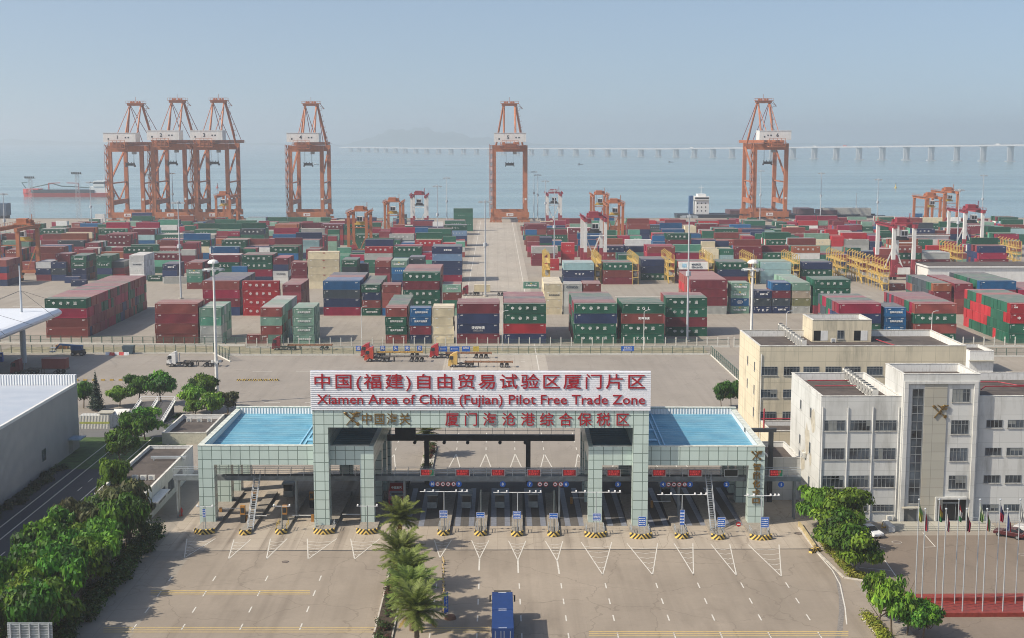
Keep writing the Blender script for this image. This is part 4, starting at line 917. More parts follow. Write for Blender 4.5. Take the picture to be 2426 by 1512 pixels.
def key_emblem(parent,loc,s,mat):
    b=B(); Vv=lambda x,z:(x*s*1.1,0,z*s)
    b.beam(Vv(-1,.75),Vv(.75,-.75),.34*s,.1); b.ball(Vv(.8,-.8),.3*s,.06,.3*s,10,5); b.beam(Vv(-1,.75),Vv(-.75,1.0),.2*s,.1); b.beam(Vv(-.75,.5),Vv(-.5,.75),.16*s,.1)
    b.beam(Vv(-.8,-1),Vv(.6,.9),.24*s,.1); b.ball(Vv(.65,.95),.2*s,.07,.2*s,8,5)
    for k in range(4): b.beam(Vv(.25,.45+k*.14),Vv(1.0+.07*k,.3+k*.24),.2*s,.08)
    b.ball(Vv(-.88,.88),.3*s,.06,.16*s,8,5); b.ball(Vv(.35,.75),.34*s,.06,.2*s,8,5)
    for k in range(3): b.beam(Vv(.3,.5+k*.1),Vv(-.2-.1*k,.9+k*.1),.1*s,.08)
    b.tube([Vv(.5,.3),Vv(.0,.25),Vv(.35,-.05),Vv(-.1,-.2),Vv(.1,-.5)],.07*s); return b.build('emblem',mat,parent,loc)
key_emblem(gt_,(cx_(838),-1.84,16.85),.98,mgold)
for i,ch in enumerate('智能化卡口'): text_fit(ch,1.15,1.15 if ch!='口' else .8,mgold,gt_,(41.8,-.1,9.15-i*1.32),depth=.08,bold=.03)
key_emblem(gt_,(41.7,-.1,10.9),.66,mgold)
# catwalk across the lanes
def GL(x,y,z=0): c,s=math.cos(ga),math.sin(ga); return (g0[0]+x*c-y*s,g0[1]+x*s+y*c,z)
cw=thing('catwalk','steel catwalk with thin handrails spanning all the gate lanes','walkway',GL(0,4.0),ga)
B().box(-47.8,-.6,6.0,49.3,.6,6.75).build('deck_beam',M('grey painted steel',(.16,.18,.19),.5),cw)
for y in (-.6,.6):
    b=B()
    for z in (7.3,7.85): b.box(-47.8,y-.03,z,49.3,y+.03,z+.06)
    for k in range(49): b.box(-47.8+k*2.02,y-.03,6.75,-47.74+k*2.02,y+.03,7.9)
    b.build('handrail',mgal,cw)
for x in (-47.2,-28.8,-12,12,30.5,48.4):
    for y in (-.5,.5): B().box(x-.14,y-.14,0,x+.14,y+.14,6.0).build('post',M('grey painted steel'),cw)
for x0,lab in ((-34.6,'steep metal stair up to the catwalk at the left of the gate'),(34.9,'steep metal stair up to the catwalk at the right of the gate')):
    t=thing('access_stair',lab,'stair',GL(x0,-2.5),ga)
    for s in (-.4,.4): B().beam((s,-1.2,0),(s,5.6,6.75),.1,.16).build('stringer',mgal,t)
    b=B()
    for k in range(24): f=k/24; b.box(-.4,-1.2+6.8*f-.12,6.75*f,.4,-1.2+6.8*f+.12,6.75*f+.05)
    b.build('tread',mgal,t); b=B()
    for s in (-.42,.42):
        b.beam((s,-1.2,1.0),(s,5.6,7.75),.06)
        for k in range(8): f=k/7; b.beam((s,-1.2+6.8*f,6.75*f),(s,-1.2+6.8*f,6.75*f+1),.05)
    b.build('handrail',mgal,t)
mled=M('led face',(.05,.004,.008),.4,emit=(.9,.02,.04),es=.10); mledk=M('led dark face',(.012,.016,.016),.35)
LX=[(1012,'green part on right, lane 10'),(1096,'lane 9'),(1180,'lane 8'),(1265,'lane 7'),(1349,'lane 6'),(1454,'lane 5'),(1561,'lane 4'),(1646,'lane 3'),(1731,'lane 2, switched off'),(1836.6,'with green part, lane 1')]
for i,(px,s) in enumerate(LX):
    x=Dp(px,1130,203).x; t=thing('led_display',('dark ' if i==8 else 'red ')+'message display on the catwalk over '+s.replace('green part on right, ','green-ended ').replace('with green part, ','green-ended '),'display',(x,203.3-.0175*(x+2.5)-.02,6.85),ga,'lane message displays')
    B().box(-1.1,0,0,1.1,.22,1.15).build('frame',mgal,t)
    B().box(-.98,-.02,.1,.98,-.005,1.05).build('screen',mledk if i==8 else mled,t)
    if i in (0,9): B().box(.35,-.035,.1,.98,-.022,1.05).build('green_panel',M('led green',(.01,.06,.03),.4,emit=(.02,.5,.25),es=.12),t)
    if i!=8: text('车道关闭' if i%2 else '正常通行',.42,M('led text',(.3,.02,.02),.4,emit=(1,.1,.1),es=.35),t,(-.05,-.05,.75)); text('请减速慢行',.3,M('led text'),t,(-.1,-.05,.35))
mbl=M('sign blue',(.012,.10,.42),.45,var=.05); mws=M('sign white',(.75,.76,.77),.5,var=.03)
for px,n_ in ((1024,'10'),(1087,'9'),(1191,'8'),(1255,'7'),(1341,'6'),(1464,'5'),(1570,'4'),(1634,'3'),(1720,'2'),(1848.6,'1')):
    x=Dp(px,1147,203).x; t=thing('lane_number_sign',f'round blue lane sign with white number {n_} under the catwalk','sign',(x,203.2-.0175*(x+2.5),5.62),ga,'blue lane number signs')
    B().cyl((0,0,0),(0,.06,0),.46,.46,20).build('disc',mbl,t); text(n_,.6,mws,t,(0,-.035,0),name='number',bold=.02)
PR=[(308,'3'),(348,'3'),(389,'3'),(430,'3'),(1088,'3'),(1133,'3'),(1205,'3'),(1247,'3'),(665,'4'),(714,'4'),(763,'4'),(812,'4')]
words=['first','second','third','last']; grp=['lanes 10 and 9','lanes 7 and 6','lanes 4 and 3']; kind=['no tricycles','no handcarts','no coaches','no pedestrians']
for i,(cx0,c) in enumerate(PR):
    px=(1200+cx0/2.52 if c=='3' else 1800+cx0/3.024)/1.2757; x=Dp(px,1147,203).x
    t=thing('prohibition_sign',f'small red-ringed white disc, {words[i%4]} from left between {grp[i//4]}','sign',(x,203.2-.0175*(x+2.5),5.62),ga,'round prohibition signs')
    B().cyl((0,0,0),(0,.05,0),.37,.37,18).build('ring',M('sign red',(.4,.02,.02),.5),t); B().cyl((0,-.01,0),(0,0,0),.28,.28,16).build('face',mws,t)
    b=B(); b.box(-.16,-.03,-.08,.16,-.012,.1) if i%4!=3 else b.box(-.06,-.03,-.16,.06,-.012,.16); b.cyl((-.1,-.03,-.1),(-.1,-.012,-.1),.06,.06,8); b.cyl((.1,-.03,-.1),(.1,-.012,-.1),.06,.06,8); b.build('pictogram',mdk,t)
    B().beam((-.2,-.04,.2),(.2,-.04,-.2),.05,.02).build('slash',M('sign red'),t)
# rear inspection gantry
t=thing('overhead_gantry','black overhead gantry with camera boxes behind the open middle of the gate','gantry',GL(-1,25),ga)
B().box(-15.8,-.4,7.5,16.2,.4,8.5).build('crossbeam',mdk,t)
for x in (-9,8.3): B().box(x-.4,-.4,0,x+.4,.4,7.5).build('post',mdk,t)
b=B()
for z in (9.2,9.9): b.box(-15.8,-.05,z,16.2,.0,z+.06)
for k in range(17): b.box(-15.8+k*2,-.05,8.5,-15.74+k*2,0,9.95)
b.build('handrail',mgal,t)
b=B(); b.box(-14.3,-.9,8.2,-10.8,-.4,11.2); b.build('camera_box',mdk,t)
for x in (-11,-6,-2,3.5,7.8): B().cyl((x,-.5,7.2),(x,.2,7.2),.3,.3,8).build('camera',mdk,t)
# traffic islands
mkb=M('island concrete',(.26,.235,.2),.9,var=.2,scale=2,dirt=(.14,.12,.1),dirtamt=.5)
def zebra():
    m,n,l,b=nt('black and yellow chevrons'); tc=n.new('ShaderNodeTexCoord').outputs['Object']; sp=n.new('ShaderNodeSeparateXYZ'); l.new(tc,sp.inputs[0])
    q=mth(n,l,'ADD',mth(n,l,'ABSOLUTE',sp.outputs[0]),mth(n,l,'MULTIPLY',sp.outputs[2],.8)); fr=mth(n,l,'FRACT',mth(n,l,'DIVIDE',q,.56))
    l.new(mixc(n,l,mth(n,l,'LESS_THAN',fr,.5),(.66,.47,.12),(.03,.028,.025)),b.inputs['Base Color']); b.inputs['Roughness'].default_value=.6; return m
mzeb=zebra(); MATS['z']=mzeb
IL=['left column','first stair','third post from left','tall left column','inner left column','number 10 lane','number 9 lane','number 8 lane','number 7 lane','inner right column','tall right column','twin side signs','right stair','far right column']
INFO=[]
for i,((px,py,wd),s) in enumerate(zip(ISL,IL)):
    p=G(px,py+6); L=24 if i not in (0,) else 24; yb=6 if i in (4,9) else 0
    t=thing('traffic_island',f'raised concrete lane island with striped nose at the {s}','traffic island',(p.x,p.y,0),ga,'traffic islands between the lanes'); w=wd/2*.95
    b=B(); b.prism([(-w*.75,.45),(w*.75,.45),(w,1.3),(w,L),(-w,L),(-w,1.3)],0,.42); b.build('island_slab',mkb,t)
    b=B(); n=12; out=[];inn=[]
    for k in range(n+1):
        a=math.pi*(1-k/n); out.append((math.cos(a)*w*1.12,1.3-math.sin(a)*1.15)); inn.append((math.cos(a)*w*.85,1.3-math.sin(a)*.75))
    b.prism([(x,y) for x,y in reversed(inn)]+out,0,.72); b.build('striped_nose',mzeb,t)
    for sx in (-1,1):
        if i in (2,3,5,6,7,8,9,10,11,12,13):
            b=B()
            for y in (1.6,3.6): b.beam((sx*w*.9,y,.42),(sx*w*.9,y,1.35),.07)
            for z in (.95,1.33): b.beam((sx*w*.9,1.6,z),(sx*w*.9,3.6,z),.06)
            b.build('guard_rail',mgal if i!=2 else M('yellow guard',(.5,.35,.06),.5),t)
    INFO.append((p,w))
mgp_=M('pole grey green',(.13,.16,.16),.5)
def camera_pole(i,H,arm,lab,white=False):
    p,w=INFO[i]; t=thing('camera_pole',lab,'camera pole',(p.x+.1,p.y+1.7,.42),ga,'camera poles on the islands')
    B().cyl((0,0,0),(0,0,H),.08,.06,8).build('pole',mgal if white else mgp_,t)
    if arm:
        B().box(-arm,-.04,H-.1,arm,.04,H-.02).build('arm',mws,t)
        for x in ((-arm*.8,-arm*.45,arm*.5,arm*.75,arm*.95) if arm>2 else (-arm*.9,arm*.9)): b=B(); b.box(x-.1,-.3,H+.0,x+.1,.15,H+.22); b.build('camera',mws,t)
camera_pole(0,3.5,1.25,'short dark camera pole in front of the far left column'); camera_pole(2,3.6,1.3,'short dark camera pole on the yellow railed island'); camera_pole(4,3.6,1.6,'short dark camera pole in front of the inner left column')
camera_pole(5,6.0,3.6,'tall T-shaped camera pole on the island of lane 10',True); camera_pole(6,6.3,0,'thin armless pole on the island of lane 9'); camera_pole(7,6.0,3.6,'tall T-shaped camera pole on the island of lane 8',True); camera_pole(8,6.3,0,'thin armless pole on the island of lane 7')
camera_pole(9,6.2,3.7,'tall T-shaped camera pole before the inner right column',True); camera_pole(11,6.0,3.7,'tall T-shaped camera pole on the island with twin signs',True); camera_pole(13,6.0,2.6,'T-shaped camera pole before the far right column',True)
def info_sign(i,x,w,h,z,lab,col='p',two=False):
    p,_=INFO[i]; t=thing('info_sign',lab,'sign',(p.x+x,p.y+1.45,.42),ga,'blue information signs on the islands')
    for s in (-.35,.35): B().cyl((s*w,0,0),(s*w,0,z+h),.04,.04,6).build('post',mgal,t)
    pl=B().box(-w/2,-.07,z,w/2,-.03,z+h).build('panel',mbl,t)
    b=B(); e=.03
    for a,c_,d,f in ((-w/2,z,w/2,z+e),(-w/2,z+h-e,w/2,z+h),(-w/2,z+e,-w/2+e,z+h-e),(w/2-e,z+e,w/2,z+h-e)): b.box(a,-.078,c_,d,-.071,f)
    b.build('border',mws,pl); b=B(); r=random.Random(i); n=4 if h>1 else 2
    for k in range(n):
        zz=z+h*(.14+.8*k/n); x0=-w*.4
        while x0<w*.36: l_=r.uniform(.06,.2); b.box(x0,-.078,zz,min(x0+l_,w*.42),-.071,zz+h*.09); x0+=l_+.05
    b.build('lettering',mws,pl)
    if two: b=B(); b.beam((w*.1,-.08,z+h*.32),(w*.35,-.08,z+h*.12),.1,.01); b.build('arrow',mws,pl)
for a in ((0,.0,.5,1.3,1.9,'narrow blue notice on the far left island'),(5,0,1.2,1.15,2.0,'pale blue square notice on the island of lane 10'),(6,0,1.25,.8,2.1,'small wide blue notice on the island of lane 9'),(7,0,1.2,1.15,2.0,'pale blue square notice on the island of lane 8'),
 (8,0,1.25,.8,2.1,'small wide blue notice on the island of lane 7'),(9,.2,1.2,1.1,1.9,'pale blue square notice before the inner right column'),(10,.2,1.15,1.5,1.2,'two-part blue notice before the tall right column','p',True),(11,.1,.7,2.3,1.4,'tall upright blue notice flanked by two side signs','p'),(12,.5,1.15,1.5,1.2,'two-part blue notice beside the right stair','p',True),(13,.6,1.2,1.6,1.2,'two-part blue notice before the far right column','p',True)): info_sign(*a)
# equipment pillars and barriers between lanes
mpil=M('pillar orange',(.36,.17,.04),.5); mbar=M('barrier arm white',(.72,.72,.7),.5)
for x,y,s in ((-36.5,9,'left of the first stair, orange'),(-27.3,9.5,'beside the grey posts, orange'),(-36.6,1,'at the foot of the first stair'),(-30.2,1.2,'right of the yellow railed island')):
    t=thing('equipment_pillar','card reader pillar with dark base '+s,'pillar',GL(x,y),ga); B().box(-.35,-.3,.0,.35,.3,1.3).build('base',mdk,t); B().box(-.36,-.31,1.3,.36,.31,2.7).build('head',mpil,t); b=B(); b.box(-.28,-.33,1.6,.28,-.31,2.4); b.build('screen',mgls,t)
for i,(x,y,L) in enumerate(((-41,5.5,3.2),(-36,1.3,3.0),(-26,1.6,-3.2),(-18.5,2.2,-3.0),(14.2,12,3),(27,10,3))):
    t=thing('lane_barrier',['white barrier arm by the far left column','white barrier arm beside the first stair','red tipped barrier arm left of the tall left column','short barrier arm right of tall left column','white barrier arm behind the inner right column','white barrier arm in shade behind lane 4'][i],'barrier',GL(x,y),ga)
    B().box(-.2,-.2,0,.2,.2,1.1).build('housing',mpil,t); b=B(); b.box(min(0,L),-.04,.95,max(0,L),.04,1.05); b.build('arm',mbar,t)
for i,(x,y) in enumerate(((-13.5,9),(-8.0,9.2),(-2.6,9.4),(2.7,9.6),(8.0,9.8),(-32,16),(29.5,14))):
    t=thing('toll_booth',['grey toll booth in shade on the island of lane 10','grey toll booth in shade between lanes 10 and 8','grey toll booth in shade on lane 8 island','grey toll booth in shade on lane 7 island','grey toll booth in shade beside lane 6','toll booth under the left canopy','toll booth under the right canopy'][i],'booth',GL(x,y),ga,'toll booths under the gate')
    B().box(-.75,-1.5,.42,.75,1.5,1.4).build('base',M('booth steel',(.2,.22,.22),.5),t); c=B().box(-.72,-1.47,1.4,.72,1.47,2.5).build('glazing',mgls,t); B().box(-.95,-1.75,2.5,.95,1.75,2.7).build('roof',M('booth steel'),t)
# no-entry disc and its pole
p=G(1306/3.024/1.2757+1800/1.2757,(1200+1222/3.024)/1.2757); t=thing('no_entry_sign','small red no-entry disc with white bar standing on the lane 2 pavement','sign',p); B().cyl((0,0,0),(0,0,.9),.03,.03,6).build('post',mgal,t); d_=B().cyl((0,-.03,1.0),(0,0,1.0),.38,.38,16).build('disc',M('sign red'),t); B().box(-.25,-.05,.93,.25,-.032,1.07).build('bar',mws,d_)
p=G(336,1205); t=thing('traffic_cone','red covered barrier bundle on the pavement beside the low white office','barrier',G(426,1222)); b=B(); b.cyl((0,0,0),(0,0,1.3),.45,.2,8); b.ball((.1,0,.8),.4,.4,.6,8,5); b.build('red_cover',M('sign red'),t)
# ---------------- buildings ----------------
mww=grid_mat('white rendered wall',(.535,.54,.52),(.33,.34,.32),p=(3.35,3.35,2.15),o=(.4,0,.45),wd=.035,rough=.85,var=.035,dirt=(.22,.215,.19),dirtamt=1.0,spec=.2,linemix=.55)
mbe=grid_mat('cream rendered wall',(.60,.535,.40),(.31,.28,.2),p=(2.55,2.55,1.95),o=(.3,0,.1),wd=.04,rough=.85,var=.03,dirt=(.20,.19,.15),dirtamt=.85,spec=.2,linemix=.55)
mconc=grid_mat('bare concrete panel',(.36,.35,.30),(.22,.21,.18),p=(2.2,0,1.4),wd=.03,rough=.9,var=.06,dirt=(.42,.33,.22),dirtamt=.4,spec=.2)
mrf=M('roof felt',(.075,.062,.055),.95,var=.3,scale=.35,dirt=(.13,.11,.09),dirtamt=.6); mpar=M('parapet inside white',(.66,.66,.64),.85,var=.05,dirt=(.3,.29,.26),dirtamt=.6,streak=1)
mfr=M('window frame grey',(.20,.215,.22),.5); mpn=M('window pane',(.05,.064,.078),.1,spec=.6,var=.9,scale=.33); mpipe=M('red pipe',(.32,.03,.045),.5)
def win(par,x0,x1,z0,z1,y,nx=5,split=.28,axis='y',d=.14,cl=True):
    """recess-like window: frame with bars, panes as a sub-part"""
    q=lambda b,a,c,e,f,dy,dy2: b.box(a,y-dy,e,c,y-dy2,f) if axis=='y' else b.box(y-dy,a,e,y-dy2,c,f)
    b=MB(); t=.07
    q(b,x0,x1,z0,z0+t,.06,0); q(b,x0,x1,z1-t,z1,.06,0); q(b,x0,x0+t,z0+t,z1-t,.06,0); q(b,x1-t,x1,z0+t,z1-t,.06,0)
    for k in range(1,nx): x=x0+(x1-x0)*k/nx; q(b,x-.035,x+.035,z0+t,z1-t,.055,0)
    if split:
        zz=z1-(z1-z0)*split
        for k in range(nx): q(b,x0+(x1-x0)*k/nx+(.035 if k else t),x0+(x1-x0)*(k+1)/nx-(.035 if k<nx-1 else t),zz-.03,zz+.03,.05,0)
    f=b.build('window',mfr,par); b=MB(); q(b,x0+t,x1-t,z0+t,z1-t,.02,-.0); b.build('pane',mpn,f)
    if z1-z0>.9 and nx>2 and rnd.random()<.45:
        k0=rnd.randrange(nx); k1=min(nx,k0+rnd.choice([1,2,3])); h_=rnd.choice([.35,.55,1.0]); b=MB(); q(b,x0+(x1-x0)*k0/nx+.06,x0+(x1-x0)*k1/nx-.06,z1-t-(z1-z0-2*t)*h_,z1-t-.002,.028,.021); b.build('blind',M('window blind',(.20,.21,.20),.5,var=.3,scale=.4),f)
    b=MB(); q(b,x0-.08,x1+.08,z0-.12,z0-.003,.14,0); b.build('sill',M('sill grey',(.4,.39,.36),.9,dirt=(.2,.19,.17),dirtamt=.7),f); return f
def block(par,x0,x1,y0,y1,z0,z1,mat,name='wall',ph=1.25,th=.28,roof=mrf,inner=mpar):
    """walls with a parapet round a sunk flat roof"""
    b=MB(); b.box(x0,y0,z0,x1,y1,z1-ph,0)
    b.box(x0,y0,z1-ph,x1,y0+th,z1); b.box(x0,y1-th,z1-ph,x1,y1,z1); b.box(x0,y0+th,z1-ph,x0+th,y1-th,z1); b.box(x1-th,y0+th,z1-ph,x1,y1-th,z1); w_=b.build(name,mat,par)
    b=MB(); b.box(x0+th,y0+th,z1-ph,x1-th,y1-th,z1-ph+.03); b.build('roof',roof,par)
    b=MB(); e=.02; b.box(x0+th,y1-th-e,z1-ph+.03,x1-th,y1-th,z1-.1); b.box(x1-th-e,y0+th,z1-ph+.03,x1-th,y1-th-e,z1-.1); b.box(x0+th,y0+th,z1-ph+.03,x0+th+e,y1-th-e,z1-.1); b.box(x0+th+e,y0+th,z1-ph+.03,x1-th-e,y0+th+e,z1-.1); b.build('parapet_lining',inner,w_)
    b=MB(); o=.05; zc=z1; b.box(x0-o,y0-o,zc,x1+o,y0+th+o,zc+.08); b.box(x0-o,y1-th-o,zc,x1+o,y1+o,zc+.08); b.box(x0-o,y0+th+o,zc,x0+th+o,y1-th-o,zc+.08); b.box(x1-th-o,y0+th+o,zc,x1+o,y1-th-o,zc+.08); b.build('coping',M('wall coping',(.55,.54,.5),.85,dirt=(.22,.21,.18),dirtamt=.8),w_)
    return w_
macu=M('ac casing',(.62,.61,.56),.55,var=.06,dirt=(.35,.33,.28),dirtamt=.4)
def ac(loc,rz,lab,group=None,big=False,first={}):
    k=big
    if k in first: return dup(first[k],loc,rz,lab,group)
    t=thing('air_conditioner',lab,'air conditioner',loc,rz,group); s=1.0
    if big:
        MB().box(-.5,-.45,.15,.5,.45,1.75).build('casing',macu,t); b=MB()
        for z in range(6): b.box(-.44,-.47,.35+z*.2,.44,-.45,.47+z*.2)
        for z in range(6): b.box(-.52,-.4,.35+z*.2,-.5,.4,.47+z*.2)
        b.build('grille',mdk,t); MB().cyl((0,0,1.75),(0,0,1.82),.38,.38,14).build('fan',mdk,t)
    else:
        MB().box(-.5,-.2,.12,.5,.2,.85).build('casing',macu,t); MB().cyl((-.1,-.23,.48),(-.1,-.2,.48),.3,.3,14).build('fan',mgal,t)
    b=MB(); b.box(-.45,-.3,0,-.35,.3,.12); b.box(.35,-.3,0,.45,.3,.12); b.build('foot',mgal,t); first[k]=t; return t
# --- white office block ---
YF=200.4; YW=201.1
ZW=Dp(1946.5,939.5,YW).z; ZTW=Dp(2137,887,YF).z
XL=Dp(1946.5,939.5,YW).x; XT0=Dp(2137,1000,YF).x; XT1=Dp(2318,1000,YF).x; bk=G(1875.5,883.5,ZW); YB=bk.y
XL=(XL+bk.x)/2
wb=thing('office_block','dirty white four-storey office block with stair tower and gilt emblem','building',(0,0,0))
block(wb,XL,XT0,YW,YB,0,ZW,mww); block(wb,XT1,XT1+24,YW,YB,0,ZW,mww)
tyb=G(2094,862,ZTW).y
block(wb,XT0,XT1,YF,tyb,0,ZTW,mww,name='tower')
xs=lambda px,y=YW:Dp(px,1000,y).x
zs=lambda py,y=YW:Dp(2040,py,y).z
FL=[(995.5,1021),(1061.5,1089),(1126.5,1155),(1195.5,1212)]
for (ya,yb_) in FL:
    z1=zs(ya);z0=zs(yb_)
    for a,b_ in ((1953,2002.5),(2014,2062),(2073.5,2124)): win(wb,xs(a),xs(b_),z0,z1,YW,5,.25 if z1-z0>1 else 0)
    zr1=z1;zr0=z1-(1.25 if z1-z0>1.2 else z1-z0)
    for k in range(5): x=xs(2336.6)+k*3.28; win(wb,x,x+2.5,zr0,zr1,YW,4,0)
xt=lambda px:Dp(px,1000,YF).x; zt=lambda py:Dp(2200,py,YF).z
b=MB(); b.box(xt(2188),YF-.12,0,xt(2241),YF-.003,zt(909)); b.build('concrete_panel',mconc,wb)
win(wb,xt(2159),xt(2186),zt(1193),zt(921),YF,2,0)
b=MB()
for k in range(14): z=zt(1193)+(zt(921)-zt(1193))*k/14; b.box(xt(2159),YF-.075,z-.05,xt(2186),YF-.061,z+.05)
b.build('glazing_bar',mfr,wb)
for a,c_ in ((921.6,953),(995.5,1029),(1061.5,1093),(1126.5,1159)): win(wb,xt(2253),xt(2295),zt(c_),zt(a),YF,5,.3)
b=MB(); ft=.5
b.box(XT0+.15,YF-.3,zt(909),XT1-.3,YF-.003,zt(903)); b.box(XT0+.15,YF-.3,0,XT0+.75,YF-.003,zt(909)); b.box(XT1-.9,YF-.3,0,XT1-.3,YF-.003,zt(909)); b.build('tower_frame',mww,wb)
e0,e1=xt(2226),xt(2297); zt_=zt(1182)
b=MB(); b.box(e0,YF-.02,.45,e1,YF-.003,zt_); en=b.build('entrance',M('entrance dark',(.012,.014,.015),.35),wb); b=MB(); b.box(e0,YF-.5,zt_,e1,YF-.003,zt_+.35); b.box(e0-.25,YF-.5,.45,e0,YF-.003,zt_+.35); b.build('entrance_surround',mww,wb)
b=MB(); b.box(e0+.8,YF-.06,zt_-.75,e1-1.2,YF-.02,zt_-.5); b.box(e0+1.5,YF-.05,.45,e0+1.58,YF-.02,zt_-.8); b.box(e1-1.6,YF-.05,.45,e1-1.52,YF-.02,zt_-.8); b.build('door_frame',mfr,en)
dx0,dx1=xt(2148),xt(2180); dz=zt(1196)
d_=MB().box(dx0,YF-.06,.3,dx1,YF-.003,dz-.4).build('door',M('door grey',(.12,.125,.12),.5),wb); MB().box(dx0-.3,YF-1.0,dz-.4,dx1+.3,YF-.003,dz-.22).build('door_canopy',mconc,wb); MB().box(dx0+.9,YF-.075,2.2,dx0+1.5,YF-.061,2.7).build('notice',mws,d_)
key_emblem(wb,(xt(2224.6),YF-.2,zt(975)),.95,mgold)
for x in (xs(2008),xs(2067),XT0-.35,XL+.25): 
    b=MB(); b.cyl((x,YW-.12,.3),(x,YW-.12,ZW-1.6),.07,.07,6); b.build('drainpipe',mpar,wb)
for y,z,h in ((YW+6,15,1.6),(YW+6,9.3,1.8),(YW+6,4,1.6),(YW+13,15,1.5),(YW+13,9.3,1.5)): win(wb,y,y+.9,z,z+h,XL,1,0,axis='x')
for k,(x0,y0,z0,sx_,sz_) in enumerate(((0,3,15,1.9,2.4),(0,6.5,11,2.2,3.4),(0,9,7,1.6,2.6),(0,4,8.5,1.0,1.6))):   # render fallen away
    r=random.Random(k); pts=[]
    for q in range(14): a=2*math.pi*q/14; pts.append((YW+y0+2+math.cos(a)*sx_*r.uniform(.5,1),z0+math.sin(a)*sz_*r.uniform(.5,1)))
    b=MB(); b.add([(XL-.006,y,z) for y,z in pts],[tuple(reversed(range(14)))]); b.build('bare_patch',M('bare render',(.42,.39,.32),.95,var=.2),wb)
b=MB()
for y in (YB-3,YB-8):
    b.cyl((XL+2,y,ZW-.75),(XT0-3,y,ZW-.75),.09,.09,6)
b.tube([(XT1+1,YB-5,ZW-.7),(XT1+9,YB-5,ZW-.7),(XT1+11,YB-8,ZW-.7),(XT1+22,YB-8,ZW-.7)],.09); b.tube([(XT1+4,YB-11,ZW-.9),(XT1+5,YB-10,ZW-.5),(XT1+22,YB-10,ZW-.5)],.09); b.build('fire_pipe',mpipe,wb)
a0=G(2003,886,ZW-.4); a1=G(2071,936,ZW-.4); n=11
for k in range(n):
    f=k/(n-1); ac((a0.x+(a1.x-a0.x)*f,a1.y-.2+(a0.y-a1.y)*(1-f),ZW-1.2),R(-90),f'tall rooftop condenser on the white office block, {ORD[k]} from back in row','rooftop condensers on the white block',True)
ac((xs(2115),YW-.4,.35),0,'small air conditioner standing at the foot of the white wall by the door'); ac((XL-.35,YW+9,8),R(-90),'small air conditioner hung on the peeling side wall of the white block')
st_=thing('entrance_steps','low concrete entrance steps with side wall before the white block','steps',(0,0,0)); b=MB()
x0,x1=G(2118,1258).x,G(2362,1258).x
for k in range(3): b.box(x0,YF-3.2-k*.45,.0,x1,YF-2.75-k*.45,.45-k*.15)
b.box(x0,YF-2.75,0,x1,YF-.52,.45); b.build('tread',mconc,st_); MB().box(x0-.9,YF-4.6,0,x0,YF-.6,.75).build('side_wall',mww,st_)
rl=thing('ramp_railing','steel railing along the ramp right of the entrance steps','railing',(0,0,0)); b=MB()
for z in (.8,1.15,1.5): b.beam((x1-3.5,YF-2.2,z),(x1+12,YF-1.2,z-.5),.05)
for k in range(12): f=k/11; b.beam((x1-3.5+15.5*f,YF-2.2+f,.4-.4*f),(x1-3.5+15.5*f,YF-2.2+f,1.5-.5*f),.05)
b.build('handrail',mgal,rl)
# --- white block's low annex and gate-side steel ---
an=thing('annex','small low white annex wedged between the gate and the white block','building',(0,0,0)); pa=G(1846,1030,7.2); block(an,XL-5.2,XL-.02,YW+13,YB+4,0,7.0,mww,ph=.9)
fp=thing('pipe_frame','dark steel goal-post frame at the right flank of the gate','frame',GL(46.4,13.5)); MB().box(-.35,-.35,0,.35,.35,11.6).build('post',mdk,fp); b=MB(); b.box(-4.3,-.35,11.6,.8,.35,12.2); b.build('crossbar',mdk,fp); b=MB(); b.cyl((-1.2,0,12.2),(-1.2,0,15.4),.13,.13,8); b.build('red_pipe',mpipe,fp)
# --- cream office block behind ---
ZB=20.4; c0=G(1801,820,ZB); c1=G(2291.6,820,ZB); cb_=G(1752,782.7,ZB); YC=c0.y; YCB=cb_.y; X0=(c0.x+cb_.x)/2; X1=c1.x
bb=thing('office_block','cream four-storey office block with flat roof and pavilion behind white block','building',(0,0,0))
block(bb,X0,X1,YC,YCB,0,ZB,mbe)
xc=lambda px:Dp(px,860,YC).x; zc=lambda py:Dp(1900,py,YC).z
cx5=lambda c:(2195+c/2.1)/1.2757; cy5=lambda c:(920+c/2.1)/1.2757
for (a,b_) in ((395,450),(540,592),(680,735),(822,875)):
    for k,(p,q) in enumerate(((225,325),(365,465),(490,590),(630,730),(752,852),(893,993),(1030,1130),(1165,1265),(1300,1400))):
        win(bb,xc(cx5(p)),xc(cx5(q)),zc(cy5(b_)),zc(cy5(a)),YC,5,.25)
for y,z in ((YC+4,15),(YC+4,10.6),(YC+4,6.3),(YC+11,15),(YC+11,10.6)): win(bb,y,y+.8,z,z+1.7,X0,1,0,axis='x')
pv0=G(1924,810.8,ZB-1.25); px1=Dp(2064,800,pv0.y).x; pz=Dp(1924,758.5,pv0.y).z; pvb=G(1896,745,pz)
block(bb,pv0.x,px1,pv0.y,pvb.y,ZB-1.2,pz,mbe,name='pavilion',ph=.9)
pxx=lambda c:Dp(cx5(c),780,pv0.y).x; pzz=lambda c:Dp(1990,cy5(c),pv0.y).z
for p,q in ((556,645),(812,897)):
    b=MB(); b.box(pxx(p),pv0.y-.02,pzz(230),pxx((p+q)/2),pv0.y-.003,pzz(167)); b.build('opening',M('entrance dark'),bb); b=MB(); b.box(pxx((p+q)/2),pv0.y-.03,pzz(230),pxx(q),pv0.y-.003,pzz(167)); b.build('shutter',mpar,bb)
win(bb,pxx(705),pxx(748),pzz(220),pzz(165),pv0.y,2,.3)
